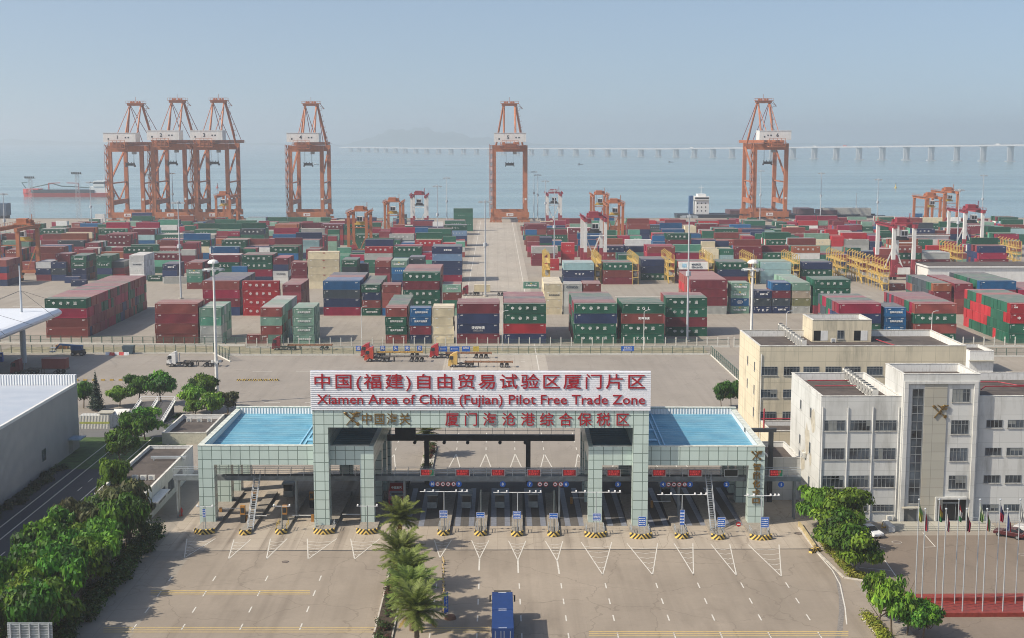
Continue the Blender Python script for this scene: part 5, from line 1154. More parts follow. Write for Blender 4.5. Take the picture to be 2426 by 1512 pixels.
b=MB(); b.cyl((X0+2,YC+1.6,ZB-.8),(px1+2,YC+1.6,ZB-.8),.09,.09,6); b.tube([(px1+1,pv0.y+1,ZB-.8),(px1+3,YC+3.2,ZB-.8),(X1-9,YC+3.2,ZB-.8)],.09); b.cyl((X0+.6,YC-.1,6.7),(X0+14,YC-.1,6.7),.12,.12,6); b.build('fire_pipe',mpipe,bb)
b=MB(); b.cyl((X0+.35,YC-.12,1),(X0+.35,YC-.12,ZB-1.5),.07,.07,6); b.build('drainpipe',mpar,bb)
block(bb,X0+.5,X0+16,YC-9,YC-.02,0,6.3,mbe,name='porch',ph=.9)
a0=G(1846,778,ZB-.4); a1=G(1892,820,ZB-.4); n=10
for k in range(n):
    f=k/(n-1); ac((a0.x+(a1.x-a0.x)*f*.3+.3,a0.y+(a1.y+1.2-a0.y)*f,ZB-1.22),R(-90),f'tall rooftop condenser on the cream office block, {ORD[k]} from back in row','rooftop condensers on the cream block',True)
ac((Dp(cx5(676),800,pv0.y).x,pv0.y-.6,ZB-1.22),0,'small air conditioner below the pavilion wall on the cream roof')
an=thing('annex','small flat-roofed pale annex right behind the cream block','building',(0,0,0)); q0=G(2296,882,0); q1=G(2353,882,0); block(an,q0.x,q1.x,q0.y,q0.y+11,0,Dp(2300,832,q0.y).z,mpar,ph=.8); b=MB(); b.box(q0.x-.3,q0.y-.9,2.9,q1.x+.3,q0.y-.01,3.1); b.build('canopy',mconc,an)
# --- grey warehouse on the left ---
wc=G(189,1060); ZWH=Dp(185,911.6,wc.y).z; XW=wc.x
wh=thing('warehouse','long grey clad warehouse with pale metal roof at the left edge','building',(0,0,0))
mcl=stripe_mat('grey wall cladding',(.30,.305,.315),(.25,.26,.275),axis=1,p=.5,dep=.05); mrfm=stripe_mat('pale metal roof',(.42,.46,.52),(.36,.41,.48),axis=1,p=.8,dep=.06)
b=MB(); b.box(XW-60,120,0,XW,wc.y,ZWH); b.build('wall',mcl,wh); b=MB(); b.quad((XW-60,120,ZWH+.1),(XW-.4,120,ZWH+.05),(XW-.4,wc.y-1,ZWH+.05),(XW-60,wc.y-1,ZWH+.1)); b.build('roof',mrfm,wh)
b=MB(); b.box(XW-60,wc.y-.9,ZWH,XW,wc.y-.0,ZWH+2.0); b.build('parapet',mlin,wh); b=MB(); b.box(XW-.4,120,ZWH,XW+.05,wc.y-.9,ZWH+.5); b.build('eaves_trim',mpar,wh)
for y in (232,208,188): win(wh,y,y+2.2,2.2,4.4,XW+.06,2,0,axis='x')
b=MB(); b.box(XW,wc.y-7,2.9,XW+2.4,wc.y-3.6,3.1); b.build('door_canopy',M('canopy blue grey',(.25,.33,.4),.5),wh); MB().box(XW,wc.y-6.3,0,XW+.05,wc.y-4.3,2.6).build('door',mfr,wh)
# --- low white office beside the left lane ---
def low_block(name,lab,fl,fr,bl,top,mat,cat='building',ph=.7):
    pass
r0=G(347,1242); zr=Dp(347,1169.6,r0.y).z; xr1=r0.x; rb=G(347+ (1065-808)/1.82375/1.2757,(1100+450/1.82375)/1.2757,zr); rl_=G((820/1.82375)/1.2757,(1100+452/1.82375)/1.2757,zr)
lo=thing('guard_office','low white guard office with dark flat roof left of the gate','building',(0,0,0)); block(lo,rl_.x,xr1,r0.y,rb.y,0,zr,mpar,ph=.55)
for k in range(4): win(lo,r0.y+2+k*6,r0.y+6+k*6,1.1,2.9,xr1+.001+.06,3,0,axis='x')
b=MB(); b.box(xr1+.06,r0.y+1,3.0,xr1+1.6,r0.y+9,3.15); b.build('window_awning',mpar,lo)
for k in range(3): p=G((745+k*46)/1.82375/1.2757,(1100+640/1.82375)/1.2757,zr-.5); ac((p.x,p.y,zr-.55),0,f'white air conditioner on the low guard office roof, {["leftmost","middle","rightmost"][k]} of three')
p=G((930/1.82375)/1.2757,(1100+515/1.82375)/1.2757,zr); t=thing('roof_duct','rusty rail-like duct lying on the guard office roof','duct',(p.x,p.y,zr-.5)); b=MB(); b.box(-3,-.2,.3,3,.2,.7); b.box(-2.6,-.2,0,-2.4,.2,.3); b.box(2.4,-.2,0,2.6,.2,.3); b.build('duct',mgal,t)
f0=G((895/1.82375)/1.2757,(1100+445/1.82375)/1.2757); f1=G((1140/1.82375)/1.2757,(1100+445/1.82375)/1.2757); zz=Dp(400,(1100+380/1.82375)/1.2757,f0.y).z; fb=G((1010/1.82375)/1.2757,(1100+280/1.82375)/1.2757,zz)
lo2=thing('plant_room','square cream plant room with sunken dark roof behind the guard office','building',(0,0,0)); block(lo2,f0.x,f1.x,f0.y,fb.y,0,zz,M('cream plaster',(.5,.48,.38),.9,var=.08,dirt=(.25,.24,.19),dirtamt=.6),ph=.9)
for k in range(3): p=G((1042+k*57)/1.82375/1.2757,(1100+308/1.82375)/1.2757,zz-.4); ac((p.x,p.y,zz-.88),0,f'white air conditioner on the plant room roof, {["leftmost","middle","rightmost"][k]} of three')
# --- little white container and hut by the road end ---
p0=G((440/1.82375)/1.2757,(1100+358/1.82375)/1.2757); t=thing('cabin','white ribbed cabin with yellow-green stripe beside the warehouse corner','cabin',p0); b=MB(); b.box(0,0,0,6.0,2.5,1.05); b.box(0,0,1.45,6,2.5,2.7); b.build('body',stripe_mat('white ribbed cabin',(.6,.6,.56),(.52,.52,.48),axis=0,p=.3,dep=.05),t); MB().box(-.02,-.02,1.05,6.02,2.52,1.45).build('stripe',M('yellow green stripe',(.42,.45,.12),.5),t)
p0=G((552/1.82375)/1.2757,(1100+355/1.82375)/1.2757); t=thing('hut','small white rendered hut with lean-to roof beside the ribbed cabin','hut',p0); b=MB(); b.box(0,0,0,2.4,2.2,3.1); b.box(2.4,.8,0,5.6,3.4,2.6); b.extr([(.8,2.6),(3.4,2.6),(2.1,3.6)],'x',2.4,5.6); b.build('wall',mpar,t); MB().box(-.35,-.35,3.1,2.7,2.5,3.25).build('roof',mconc,t); MB().box(.7,-.04,0,1.7,-.003,2.1).build('door',mfr,t)
p0=G((668/1.82375)/1.2757,(1100+305/1.82375)/1.2757); t=thing('meter_box','pale blue meter box standing in the weeds right of the hut','box',p0); MB().box(-.5,-.3,.3,.5,.3,1.3).build('case',M('pale blue box',(.12,.4,.5),.5),t); MB().box(-.1,-.1,0,.1,.1,.3).build('post',mgal,t)
# --- twin inspection ramps ---
ra=G((690/1.82375)/1.2757,(1100+345/1.82375)/1.2757); rb_=G((882/1.82375)/1.2757,(1100+348/1.82375)/1.2757); YR=ra.y; WR=rb_.x-ra.x; LR=13
t=thing('inspection_ramp','pair of dark inspection ramps with pale handrails among the left trees','ramp',(ra.x,YR,0))
for k in (0,1):
    x=k*WR/2+.2; b=MB(); b.extr([(0,0),(LR,0),(LR,2.6)],'x',x,x+WR/2-.5); b.build('ramp_slab',M('ramp dark',(.07,.068,.07),.9,var=.2),t)
for x in (0,WR/2-.1,WR):
    b=MB(); b.beam((x,0,.15),(x,LR,2.75),.25,.3); b.build('kerb',mpar,t); b=MB()
    for h in (.6,1.1): b.beam((x,0,h+.1),(x,LR,2.6+h),.08)
    for q in range(9): f=q/8; b.beam((x,LR*f,2.6*f),(x,LR*f,2.6*f+1.15),.08)
    b.build('handrail',mws,t)
b=MB()
for h in (.6,1.1): b.beam((0,LR,2.6+h),(WR,LR,2.6+h),.08)
b.build('handrail',mws,t)
# --- fuel-station style canopy at the left edge ---
cp=Vector((-124.5,352,0)); ZC=11.1
t=thing('canopy','huge white flat canopy with rounded edge and tie mast at the left','canopy',(0,0,0)); XC=-116.6; YCF=262; YCBk=360
prof=[(XC-70,ZC),(XC-2.2,ZC),(XC-.8,ZC+.25),(XC,ZC+.95),(XC,ZC+1.5),(XC-.8,ZC+2.2),(XC-2,ZC+2.35),(XC-70,ZC+2.0)]
b=MB(); b.extr(prof,'y',YCF,YCBk); b.build('roof',M('canopy white metal',(.66,.69,.74),.35,var=.04),t); b=MB(); b.box(XC-69,YCF+1,ZC-.25,XC-3,YCBk-1,ZC-.02); b.build('soffit',M('canopy soffit',(.25,.27,.3),.7),t)
for y in (cp.y,cp.y-34):
    MB().cyl((cp.x,y,0),(cp.x,y,ZC),.75,.75,14).build('column',mpole,t); MB().cyl((cp.x,y,ZC+2.3),(cp.x,y,ZC+14.5),.32,.16,10).build('mast',mpole,t); b=MB()
    for q in ((-14,8),(-14,-10),(11.5,-9),(11.5,9)): b.beam((cp.x,y,ZC+8),(cp.x+q[0],y+q[1],ZC+2.3),.07)
    b.build('tie_rod',mdk,t)
for k,(x,y) in enumerate(((cp.x-7,cp.y+2),(cp.x-11,cp.y-6),(cp.x-9,cp.y-14))):
    q=thing('fuel_pump',['blue fuel dispenser nearest the canopy column','blue fuel dispenser farther in under the canopy','blue fuel dispenser deep in the canopy shade'][k],'pump',(x,y,0)); MB().box(-.8,-.5,0,.8,.5,2.4).build('cabinet',mbl,q); MB().box(-.7,-.52,1.4,.7,-.5,2.0).build('panel',mws,q)
t=thing('kiosk','dark glass kiosk standing under the white canopy','kiosk',(cp.x-18,cp.y-4,0)); MB().box(-5,-4,0,5,4,4.2).build('wall',mgls,t); MB().box(-5.2,-4.2,4.2,5.2,4.2,4.5).build('roof',mbl,t)
# --- long white sheds in the yard ---
def shed(lab,px,py,w,d,h,nw=6):
    p=G(px,py); t=thing('shed',lab,'building',(p.x,p.y,0)); MB().box(0,0,0,w,d,h).build('wall',mwh,t); b=MB(); b.box(-.6,-.6,h,w+.6,d+.6,h+.5); b.build('roof_edge',mwh,t); b=MB(); b.box(.2,.2,h+.5,w-.2,d-.2,h+.62); b.build('roof',mrf,t)
    for k in range(nw): win(t,6+k*4.2,8.4+k*4.2,1.2,2.8,0,2,0)
shed('long low white building with dark flat roof behind maroon stacks at right',2198,672,60,20,6.5); shed('narrow white shed with overhanging roof deep in the right-hand stacks',2022,604,48,10,9.5,0)
# ---------------- vehicles ----------------
mchs=M('chassis grey',(.07,.065,.06),.6,var=.3,scale=2); mrim=M('wheel rim',(.3,.3,.3),.4,.5); mlamp=M('lamp lens',(.6,.6,.58),.15); mtail=M('tail lamp',(.3,.01,.01),.3)
WHL={}
def wheel(par,x,y,r=.5,w=.32):
    k=(r,w)
    if k not in WHL:
        t=MB(); t.cyl((0,-w/2,0),(0,w/2,0),r,r,18); q=MB(); q.cyl((0,-w/2-.02,0),(0,w/2+.02,0),r*.55,r*.55,12); WHL[k]=(t.mesh('tyre',mrub),q.mesh('rim',mrim))
    o=link('wheel',WHL[k][0],par,(x,y,r)); link('rim',WHL[k][1],o); return o
def cab(t,col,x=0,high=True):
    m=M('cab paint '+col[0],col[1],.3,var=.06,scale=.6,spec=.6); b=MB()
    pr=[(x-2.2,.75),(x+.1,.75),(x+.12,1.7),(x+.0,2.2),(x-.22,3.05),(x-.5,3.2),(x-2.2,3.2)]
    b.extr(pr,'y',-1.22,1.22)
    if high: b.extr([(x-2.15,3.2),(x-.6,3.2),(x-1.1,3.62),(x-1.9,3.9),(x-2.15,3.9)],'y',-1.1,1.1)
    c=b.build('cab',m,t); b=MB()
    b.add([(x+.03,-1.08,2.2),(x+.03,1.08,2.2),(x-.19,1.02,3.0),(x-.19,-1.02,3.0)],[(0,1,2,3)]); b.build('windscreen',mgls,c)
    for s in (-1,1): b=MB(); b.box(x-1.2,s*1.22-.015,2.05,x-.3,s*1.22+.015,2.95); b.build('side_window',mgls,c)
    b=MB(); b.box(x+.1,-1.0,1.05,x+.14,1.0,1.6); b.build('grille',mchs,c); b=MB(); b.box(x-.5,-1.24,.42,x+.2,1.24,.95); b.build('bumper',m if col[0]!='white' else mchs,c)
    for s in (-1,1): b=MB(); b.box(x+.18,s*.95-.18,.62,x+.22,s*.95+.18,.85); b.build('headlight',mlamp,c)
    for s in (-1,1): b=MB(); b.box(x-.25,s*1.5-.1,1.9,x-.12,s*1.5+.1,2.7); b.beam((x-.18,s*1.2,2.75),(x-.18,s*1.5,2.7),.05); b.build('mirror',mchs,c)
    return c
def tractor_trailer(px,py,rz,label,col,tcol,axles=3,load=None,high=True,loc=None,L=16.5):
    p=loc or G(px,py); t=thing('articulated_lorry',label,'lorry',p,rz,'lorries around the gate and yard'); cab(t,col,0,high)      # drives towards +x, nose near x=0
    b=MB(); 
    for s in (-.42,.42): b.box(-6.4,s-.1,.75,-.2,s+.1,1.0)
    b.box(-6.2,-.9,1.0,-4.2,.9,1.15); b.box(-3.4,-1.15,.5,-2.6,-.5,1.0); b.box(-3.4,.5,.5,-2.6,1.15,1.0); b.build('chassis',mchs,t); b=MB(); b.cyl((-2.75,-.95,1.2),(-2.75,-.95,3.4),.09,.09,8); b.build('exhaust',mgal,t)
    for x in (-1.3,-4.6,-5.85): 
        for s in (-1,1): wheel(t,x,s*1.05,.5,.34 if x>-2 else .55)
    tm=M('trailer '+tcol[0],tcol[1],.65,var=.3,scale=1.5,dirt=(.18,.09,.05),dirtamt=.6); b=MB()
    for s in (-.5,.5): b.box(-L,s-.08,1.2,-4.0,s+.08,1.5)
    for k in range(7): x=-4.2-k*(L-4.6)/6; b.box(x-.1,-1.2,1.3,x+.1,1.2,1.48)
    b.box(-L,-1.2,1.15,-L+.15,1.2,1.5); fr=b.build('trailer_frame',tm,t); b=MB()
    for s in (-.9,.9): b.box(-7.7,s-.06,.0,-7.5,s+.06,1.3)
    b.build('landing_leg',mchs,fr)
    for k in range(axles):
        for s in (-1,1): wheel(t,-L+1.6+k*1.3,s*.98,.5,.5)
    return t
CR=('red',(.36,.025,.03)); CD=('dark red',(.17,.018,.03)); COr=('orange red',(.42,.05,.025)); CW=('white',(.68,.68,.66)); CY=('yellow',(.55,.36,.10)); CB=('blue',(.012,.07,.25))
RT=('rust',(.24,.12,.06)); GT=('grey',(.12,.11,.10)); YT=('ochre',(.42,.26,.07))
PI=math.pi
tractor_trailer(399,868,PI-.02,'white tractor with empty skeletal trailer, beside the white domed mast at left',CW,GT,3,L=14)
tractor_trailer(647,829,PI,'dark red tractor with empty trailer driving behind the green fence',CD,RT,2)
tractor_trailer(857,846,PI,'red tractor with ochre flatbed, farther of the two at the left of sign',CR,YT,2)
tractor_trailer(866,856,PI-.03,'orange red tractor with grey skeletal trailer, nearer of the overlapping pair',COr,GT,3)
tractor_trailer(1020,848,PI-.02,'red tractor with rusty skeletal trailer, right of the overlapping pair',CR,RT,3)
tractor_trailer(1064,869,PI-.04,'yellow tractor with rusty flatbed trailer just above the big sign',CY,RT,2)
def box_on(t,k,col,x,z=1.52,txt='',back=False):
    L=DIM[k][0]; o=link('loaded_container',CM[k],t,(x,-1.22,z)); o.color=(*PAL[col][1],1); link('lettering',MK[k],o); return o
t=tractor_trailer(1096,700,PI-.02,'dark red tractor carrying a cream container beside the central lane',CD,GT,2); c=box_on(t,'S','y',-10.4); c['label']='cream container on the front of the trailer'
t=tractor_trailer(30,886,PI,'dark red lorry carrying a maroon container in the canopy shade',CD,GT,2,L=14); box_on(t,'S','b',-13.8)
# blue container lorry driving towards the gate
pf=G((1000+1572/3.0325)/1.2757,(1500+868/3.0325)/1.2757,4.15)
t=tractor_trailer(0,0,PI/2,'blue lorry with two short blue containers heading for the gate in the foreground',CB,GT,3,loc=(pf.x,pf.y+2.75,0),high=False,L=15.4)
mcb=M('blue container paint',(.006,.034,.14),.5,var=.12,scale=.8)
for xx in (-2.85-6.06,-2.85-12.2):
    fb_=MB(); fb_.box(.0,.0,.1,6.06,2.44,2.5)
    for q in (0,5.9):
        for y_ in (0,2.28): fb_.box(q-.012,y_-.012,0,q+.172,y_+.172,2.53)
    for y_ in (0,2.32):
        for q in range(18): fb_.box(.25+q*.31,y_-.02,.2,.41+q*.31,y_+.14,2.4)
    me=fb_.mesh('loaded_container',mcb); o=link('loaded_container',me,t,(xx,-1.22,1.52)); link('lettering',MK['S'],o)
    b=MB(); b.box(.12,.75,2.503,.2,1.7,2.52); b.box(5.86,.75,2.503,5.94,1.7,2.52); b.build('roof_mark',mws,o)
b=MB()
for y in (.35,1.05,1.4,2.05): b.box(-.012,y,.5,-.003,y+.06,2.2)
b.build('door_bar',mgal,o)
b=MB(); b.box(-2.1,-1.05,3.2,-.6,1.05,3.5); b.build('roof_visor',mchs,t)
# red lorry coming out under the gate
t=tractor_trailer(939,1208,-PI/2,'red lorry with white characters over its windscreen inside the shaded lane',CR,GT,2); text('中国重汽',.42,mws,t,(-.55,0,3.45),rz=PI/2,name='lettering',bold=.01)
def car(px,py,rz,label,col,cat='car'):
    p=G(px,py); t=thing('parked_car',label,'car',p,rz,'cars parked by the white block'); m=M('car paint '+col[0],col[1],.22,var=.03,spec=.7)
    lo=[(-2.2,.35),(2.15,.35),(2.25,.6),(2.15,.86),(1.1,.98),(-1.6,1.0),(-2.2,.95),(-2.28,.6)]; b=MB(); b.extr(lo,'y',-.86,.86)
    b.extr([(.95,.98),(.15,1.46),(-1.05,1.5),(-1.85,1.0)],'y',-.68,.68); body=b.build('body',m,t)
    md=body.modifiers.new('bevel','BEVEL'); md.width=.07; md.segments=2
    b=MB(); b.add([(.98,-.64,1.0),(.98,.64,1.0),(.2,.6,1.45),(.2,-.6,1.45)],[(0,1,2,3)]); b.build('windscreen',mgls,body); b=MB(); b.add([(-1.84,.62,1.02),(-1.84,-.62,1.02),(-1.1,-.58,1.47),(-1.1,.58,1.47)],[(0,1,2,3)]); b.build('rear_window',mgls,body)
    for s in (-1,1): b=MB(); b.add([(.78,s*.695,1.02),(-1.6,s*.695,1.02),(-1.0,s*.69,1.42),(.1,s*.69,1.42)],[(0,1,2,3)]); b.build('side_window',mgls,body)
    for s in (-1,1): b=MB(); b.box(2.12,s*.62-.16,.62,2.25,s*.62+.16,.76); b.build('headlight',mlamp,body); b=MB(); b.box(-2.3,s*.62-.18,.7,-2.2,s*.62+.18,.86); b.build('tail_light',mtail,body)
    for x in (-1.35,1.4):
        for s in (-1,1): wheel(t,x,s*.78,.33,.2)
    return t
car(2062,1268,-1.25,'white car parked half hidden behind the leafy trees',('white',(.68,.69,.7))); car(2392,1272,2.45,'dark maroon saloon parked by the ramp railing behind the flags',('maroon',(.06,.012,.015))); car(2440,1262,2.4,'pale car cut off by the right picture edge',('silver',(.5,.5,.5)))
# boom lift
t=thing('boom_lift','blue folded boom lift parked by the outer fence at left','boom lift',G(186,842)); MB().box(-1.6,-1.1,.6,1.6,1.1,1.5).build('chassis',mdk,t); MB().box(-1.8,-1.0,1.5,1.0,1.0,2.7).build('turret',M('lift blue',(.03,.08,.2),.5),t); b=MB(); b.beam((1.2,0,2.5),(-5,0,3.0),.5); b.beam((-5,0,3.0),(-6.2,0,1.6),.35); b.build('boom',M('lift blue'),t); b=MB(); b.box(-7.6,-.9,1.0,-6.2,.9,1.15); 
for x in (-7.6,-6.2):
    for y in (-.9,.9): b.beam((x,y,1.1),(x,y,2.1),.06)
b.box(-7.6,-.9,2.05,-6.2,.9,2.12); b.build('basket',mgal,t)
for x in (-1.2,1.2):
    for s in (-1,1): wheel(t,x,s*1.1,.55,.4)
# site clutter by the left fence
for i,(px,py,s,c) in enumerate(((148,826,'stack of orange pallets beside the canopy column',(.4,.17,.06)),(305,838,'dark steel skip behind the boom lift',(.05,.08,.1)))):
    t=thing('pallet_stack' if i==0 else 'skip',s,'pallets' if i==0 else 'skip',G(px,py))
    for k in range(5 if i==0 else 0): b=MB(); b.box(-1.6,-1,k*.22,1.6,1,k*.22+.05); b.box(-1.6,-1,k*.22+.05,-1.4,1,k*.22+.19); b.box(1.4,-1,k*.22+.05,1.6,1,k*.22+.19); b.build('pallet',M('pallet '+str(i),c,.8),t)
    if i: b=MB(); b.extr([(-1.2,0),(1.2,0),(1.6,2.2),(-1.6,2.2)],'y',-1,1); b.build('bin',M('skip steel',c,.6),t)
r=random.Random(2)
for k in range(5): 
    X=-106+k*1.25; t=thing('water_barrier',f'{"red" if k%2 else "white"} plastic road barrier, {ORD[k]} from left along the outer fence','barrier',(X,y2+1.4+r.uniform(-.3,.3),0),r.uniform(-.5,.5),'plastic barriers along the outer fence'); b=MB(); b.extr([(-.35,0),(.35,0),(.12,.8),(-.12,.8)],'x',-.7,.7); b.build('barrier_body',M('barrier red',(.4,.04,.04),.5) if k%2 else mws,t)
for k in range(13):                                     # striped kerb stones on the apron
    p=G(118+k*21,902); t=thing('wheel_stop',f'small yellow wheel stop, {ORD[k]} from left on the left apron','wheel stop',p,0,'yellow wheel stops on the apron'); MB().box(-.45,-.2,0,.45,.2,.35).build('stop_block',M('stop yellow',(.42,.28,.06),.7),t)
b=MB(); t=thing('wheel_stop','row of black and yellow kerb blocks beside the white domed mast','kerb blocks',G(610,902)); 
for k in range(8): MB().box(-5+k*1.3,-.25,0,-4.0+k*1.3,.25,.4).build('kerb_block',mzeb,t)
# welcome boards and arrows on the outer fence
for i,(px,ch) in enumerate(((848,'远'),(907,'港'),(938,'码'),(969,'头'),(1000,'欢'),(1030,'迎'))):
    X=Dp((700+(1053+0)/2.749)/1.2757 if i==0 else px,822,y2).x if i else Dp(849,822,y2).x
    X=Dp([849,None,907,937.5,964.7,994][i] if i!=1 else 878,822,y2).x
    t=thing('fence_board',f'square blue board reading {ch} on the outer fence','sign',(X,y2-.12,1.35),0,'blue character boards on the fence'); MB().box(-.68,-.06,0,.68,0,1.35).build('panel',mbl,t); text(ch,.95,mws,t,(0,-.075,.66),bold=.02)
for px,s,w_,a in ((1050,'blue arrow board on the fence, partly behind the red cab',2.2,1),(1077,'wide blue board with large white arrow on the fence',2.6,1),(1104,'blue board with white characters right of the arrow boards',2.2,0),(1128,'small yellow board on the fence',1.6,2),(1487,'large blue direction board with characters and arrow on the fence',3.4,3)):
    X=Dp(px,822,y2).x; t=thing('direction_board',s,'sign',(X,y2-.12,1.1),0); MB().box(-w_/2,-.06,0,w_/2,0,1.4).build('panel',M('board yellow',(.5,.38,.06),.5) if a==2 else mbl,t)
    if a in (1,3): b=MB(); z=.7 if a==1 else .35; b.box(-w_*.3,-.075,z-.07,w_*.35,-.062,z+.07); b.add([(-w_*.28,-.075,z+.22),(-w_*.42,-.075,z),(-w_*.28,-.075,z-.22)],[(0,1,2)]); b.build('arrow',mws,t)
    if a in (0,3): text('出闸口' if a==0 else '港区出口',.55,mws,t,(0,-.075,.95),bold=.01)
X=G(1926,1130).x
# ---------------- flags, plinth, posts ----------------
mpl=M('red granite plinth',(.22,.035,.025),.4,var=.2,scale=2)
fb=G(2155,1430); ff=G(2180,1448)
t=thing('flag_plinth','long stepped red stone plinth carrying the two rows of flagpoles','plinth',(0,0,0)); MB().box(fb.x-.8,fb.y-.7,0,fb.x+32,fb.y+.8,1.0).build('upper_step',mpl,t); MB().box(ff.x-.6,ff.y-2.2,0,ff.x+32,fb.y-.7,.55).build('lower_step',mpl,t)
c6=lambda x,y:((2400+x/3.157)/1.2757,(1450+y/3.157)/1.2757)
FC=[((1153,1180),(1190,325),'light green and yellow',((.25,.5,.15),(.5,.5,.1)),0),((1213,1255),(1253,385),'red and white',((.45,.03,.04),(.65,.62,.6)),1),((1345,1180),(1388,325),'red, yellow and green',((.4,.05,.03),(.55,.4,.06),(.05,.25,.08)),0),((1410,1255),(1455,385),'maroon and white',((.6,.58,.56),(.25,.03,.05)),1),
 ((1530,1180),(1575,325),'red, white and green',((.45,.03,.04),(.62,.6,.58),(.05,.25,.1)),0),((1605,1255),(1652,385),'dark and red',((.04,.03,.04),(.35,.02,.05)),1),((1730,1180),(1778,325),'pale green and white',((.55,.6,.45),(.25,.4,.15)),0),((1797,1255),(1848,390),'red, green and white',((.4,.03,.05),(.1,.25,.06),(.6,.6,.57)),1),
 ((1920,1180),(1960,325),'navy and crimson',((.03,.03,.1),(.4,.02,.06)),0),((1990,1255),(2038,390),'blue, white and red',((.04,.05,.25),(.62,.6,.6),(.45,.03,.05)),1),((2110,1180),(2160,330),'white',((.62,.62,.6),(.6,.6,.58)),0),((2190,1255),(2240,390),'white over red',((.6,.58,.55),(.45,.04,.06)),1)]
r=random.Random(5)
for i,(bs,tp,s,cols,row) in enumerate(FC):
    p=G(*c6(*bs),1.0 if row==0 else .55); H=13.2 if row==0 else 12.9
    t=thing('flagpole',f'steel flagpole in the {"front" if row else "rear"} row with drooping {s} flag','flagpole',p,0,'flagpoles on the red plinth'); MB().cyl((0,0,0),(0,0,H),.085,.055,8).build('pole',mgal,t); MB().ball((0,0,H+.1),.14,.14,.14,8,6).build('finial',mgal,t)
    b=MB(); n=9; Wd=.5; Ln=2.3; q=len(cols); ph=r.uniform(0,6)
    rows=14; vs=[]
    for a in range(rows+1):
        z=H-.3-Ln*a/rows; wd=Wd*(.35+.65*min(1,a/5))*(1-.25*(a/rows)**2)
        for c in range(n+1): x=.07+wd*c/n; vs.append((x,.2*math.sin(c*1.5+ph+a*.18)*(a/rows+.3),z-.5*(c/n)*(1-a/rows)-.25*c/n))
    fs=[];mi=[]
    for a in range(rows):
        for c in range(n): fs.append((a*(n+1)+c,a*(n+1)+c+1,(a+1)*(n+1)+c+1,(a+1)*(n+1)+c)); mi.append(min(q-1,int((a if i%2==0 else c)/(rows if i%2==0 else n)*q)))
    b.v=vs;b.f=fs;b.m=mi; b.build('flag',[M(f'flag {j} {s}',tuple(v*.75 for v in cc),.8,var=.1) for j,cc in enumerate(cols)],t,rz=r.uniform(2.6,3.6) if 0 else r.uniform(-.6,.5),smooth=True)
# bollard row and its blue board
mcone=M('bollard tan',(.42,.33,.22),.7,var=.2); 
def bol():
    t=thing('bollard','x','bollard',(0,0,0),0,'short bollards in a row right of the palms'); MB().cyl((0,0,.08),(0,0,.75),.13,.09,8).build('post',mcone,t); MB().box(-.2,-.2,0,.2,.2,.08).build('foot',mdk,t); MB().cyl((0,0,.45),(0,0,.58),.125,.115,8).build('band',M('bollard band',(.5,.36,.1),.5),t); return t
bp=bol(); ys=[1330,1334,1338,1347,1355,1363,1371,1379,1387,1395,1401,1408,1415,1420,1425,1430,1436,1442,1448,1455]
for i,y in enumerate(ys):
    p=G(1050+(i%3)*1.2-(1 if 4<i<9 else 0),y); lab=f'short tan bollard, {ordn(i)} from the gate end of the row'
    if i==0: bp.location=p; bp['label']=lab
    else: dup(bp,p,i*.7,lab)
p=G(1057,1462); t=thing('upright_sign','tall upright blue board with white characters leaning at the near end of bollards','sign',p,.9); MB().box(-.36,-.05,.6,.36,0,3.1).build('panel',mbl,t); 
for s in (-.25,.25): MB().cyl((s,.03,0),(s,.03,2.8),.035,.035,6).build('post',mgal,t)
for k,ch in enumerate('空车专用道'): text(ch,.36,mws,t,(0,-.06,2.8-k*.42))
t=thing('sign_base','rusty steel base plate at the foot of the upright blue board','base',G(1067,1466)); MB().cyl((0,0,0),(0,0,.4),.75,.6,12).build('drum',M('rust base',(.16,.08,.05),.8),t)
# sign gantry back in the lower left corner
zs_=6.4; p=G(70,1475,zs_+1.9); t=thing('gantry_sign','grey back of an overhead road sign at the lower left corner','sign',(p.x,p.y,0)); b=MB(); b.box(-2.35,.0,zs_-1.5,2.35,.08,zs_+1.9); b.build('panel',M('sign back grey',(.25,.28,.28),.5,.3),t); b=MB()
for k in range(12): b.box(-2.35,-.05,zs_-1.4+k*.28,2.35,-.003,zs_-1.34+k*.28)
for k in range(5): b.box(-2.0+k*1.0-.06,-.22,zs_-1.5,-2.0+k*1.0+.06,-.055,zs_+1.8)
b.build('stiffener',mgal,t); b=MB(); b.cyl((-14,-.4,zs_+.1),(2.6,-.4,zs_+.1),.16,.16,10); b.build('gantry_arm',mws,t); MB().cyl((-14,-.4,0),(-14,-.4,zs_+.4),.25,.2,10).build('gantry_post',mws,t)
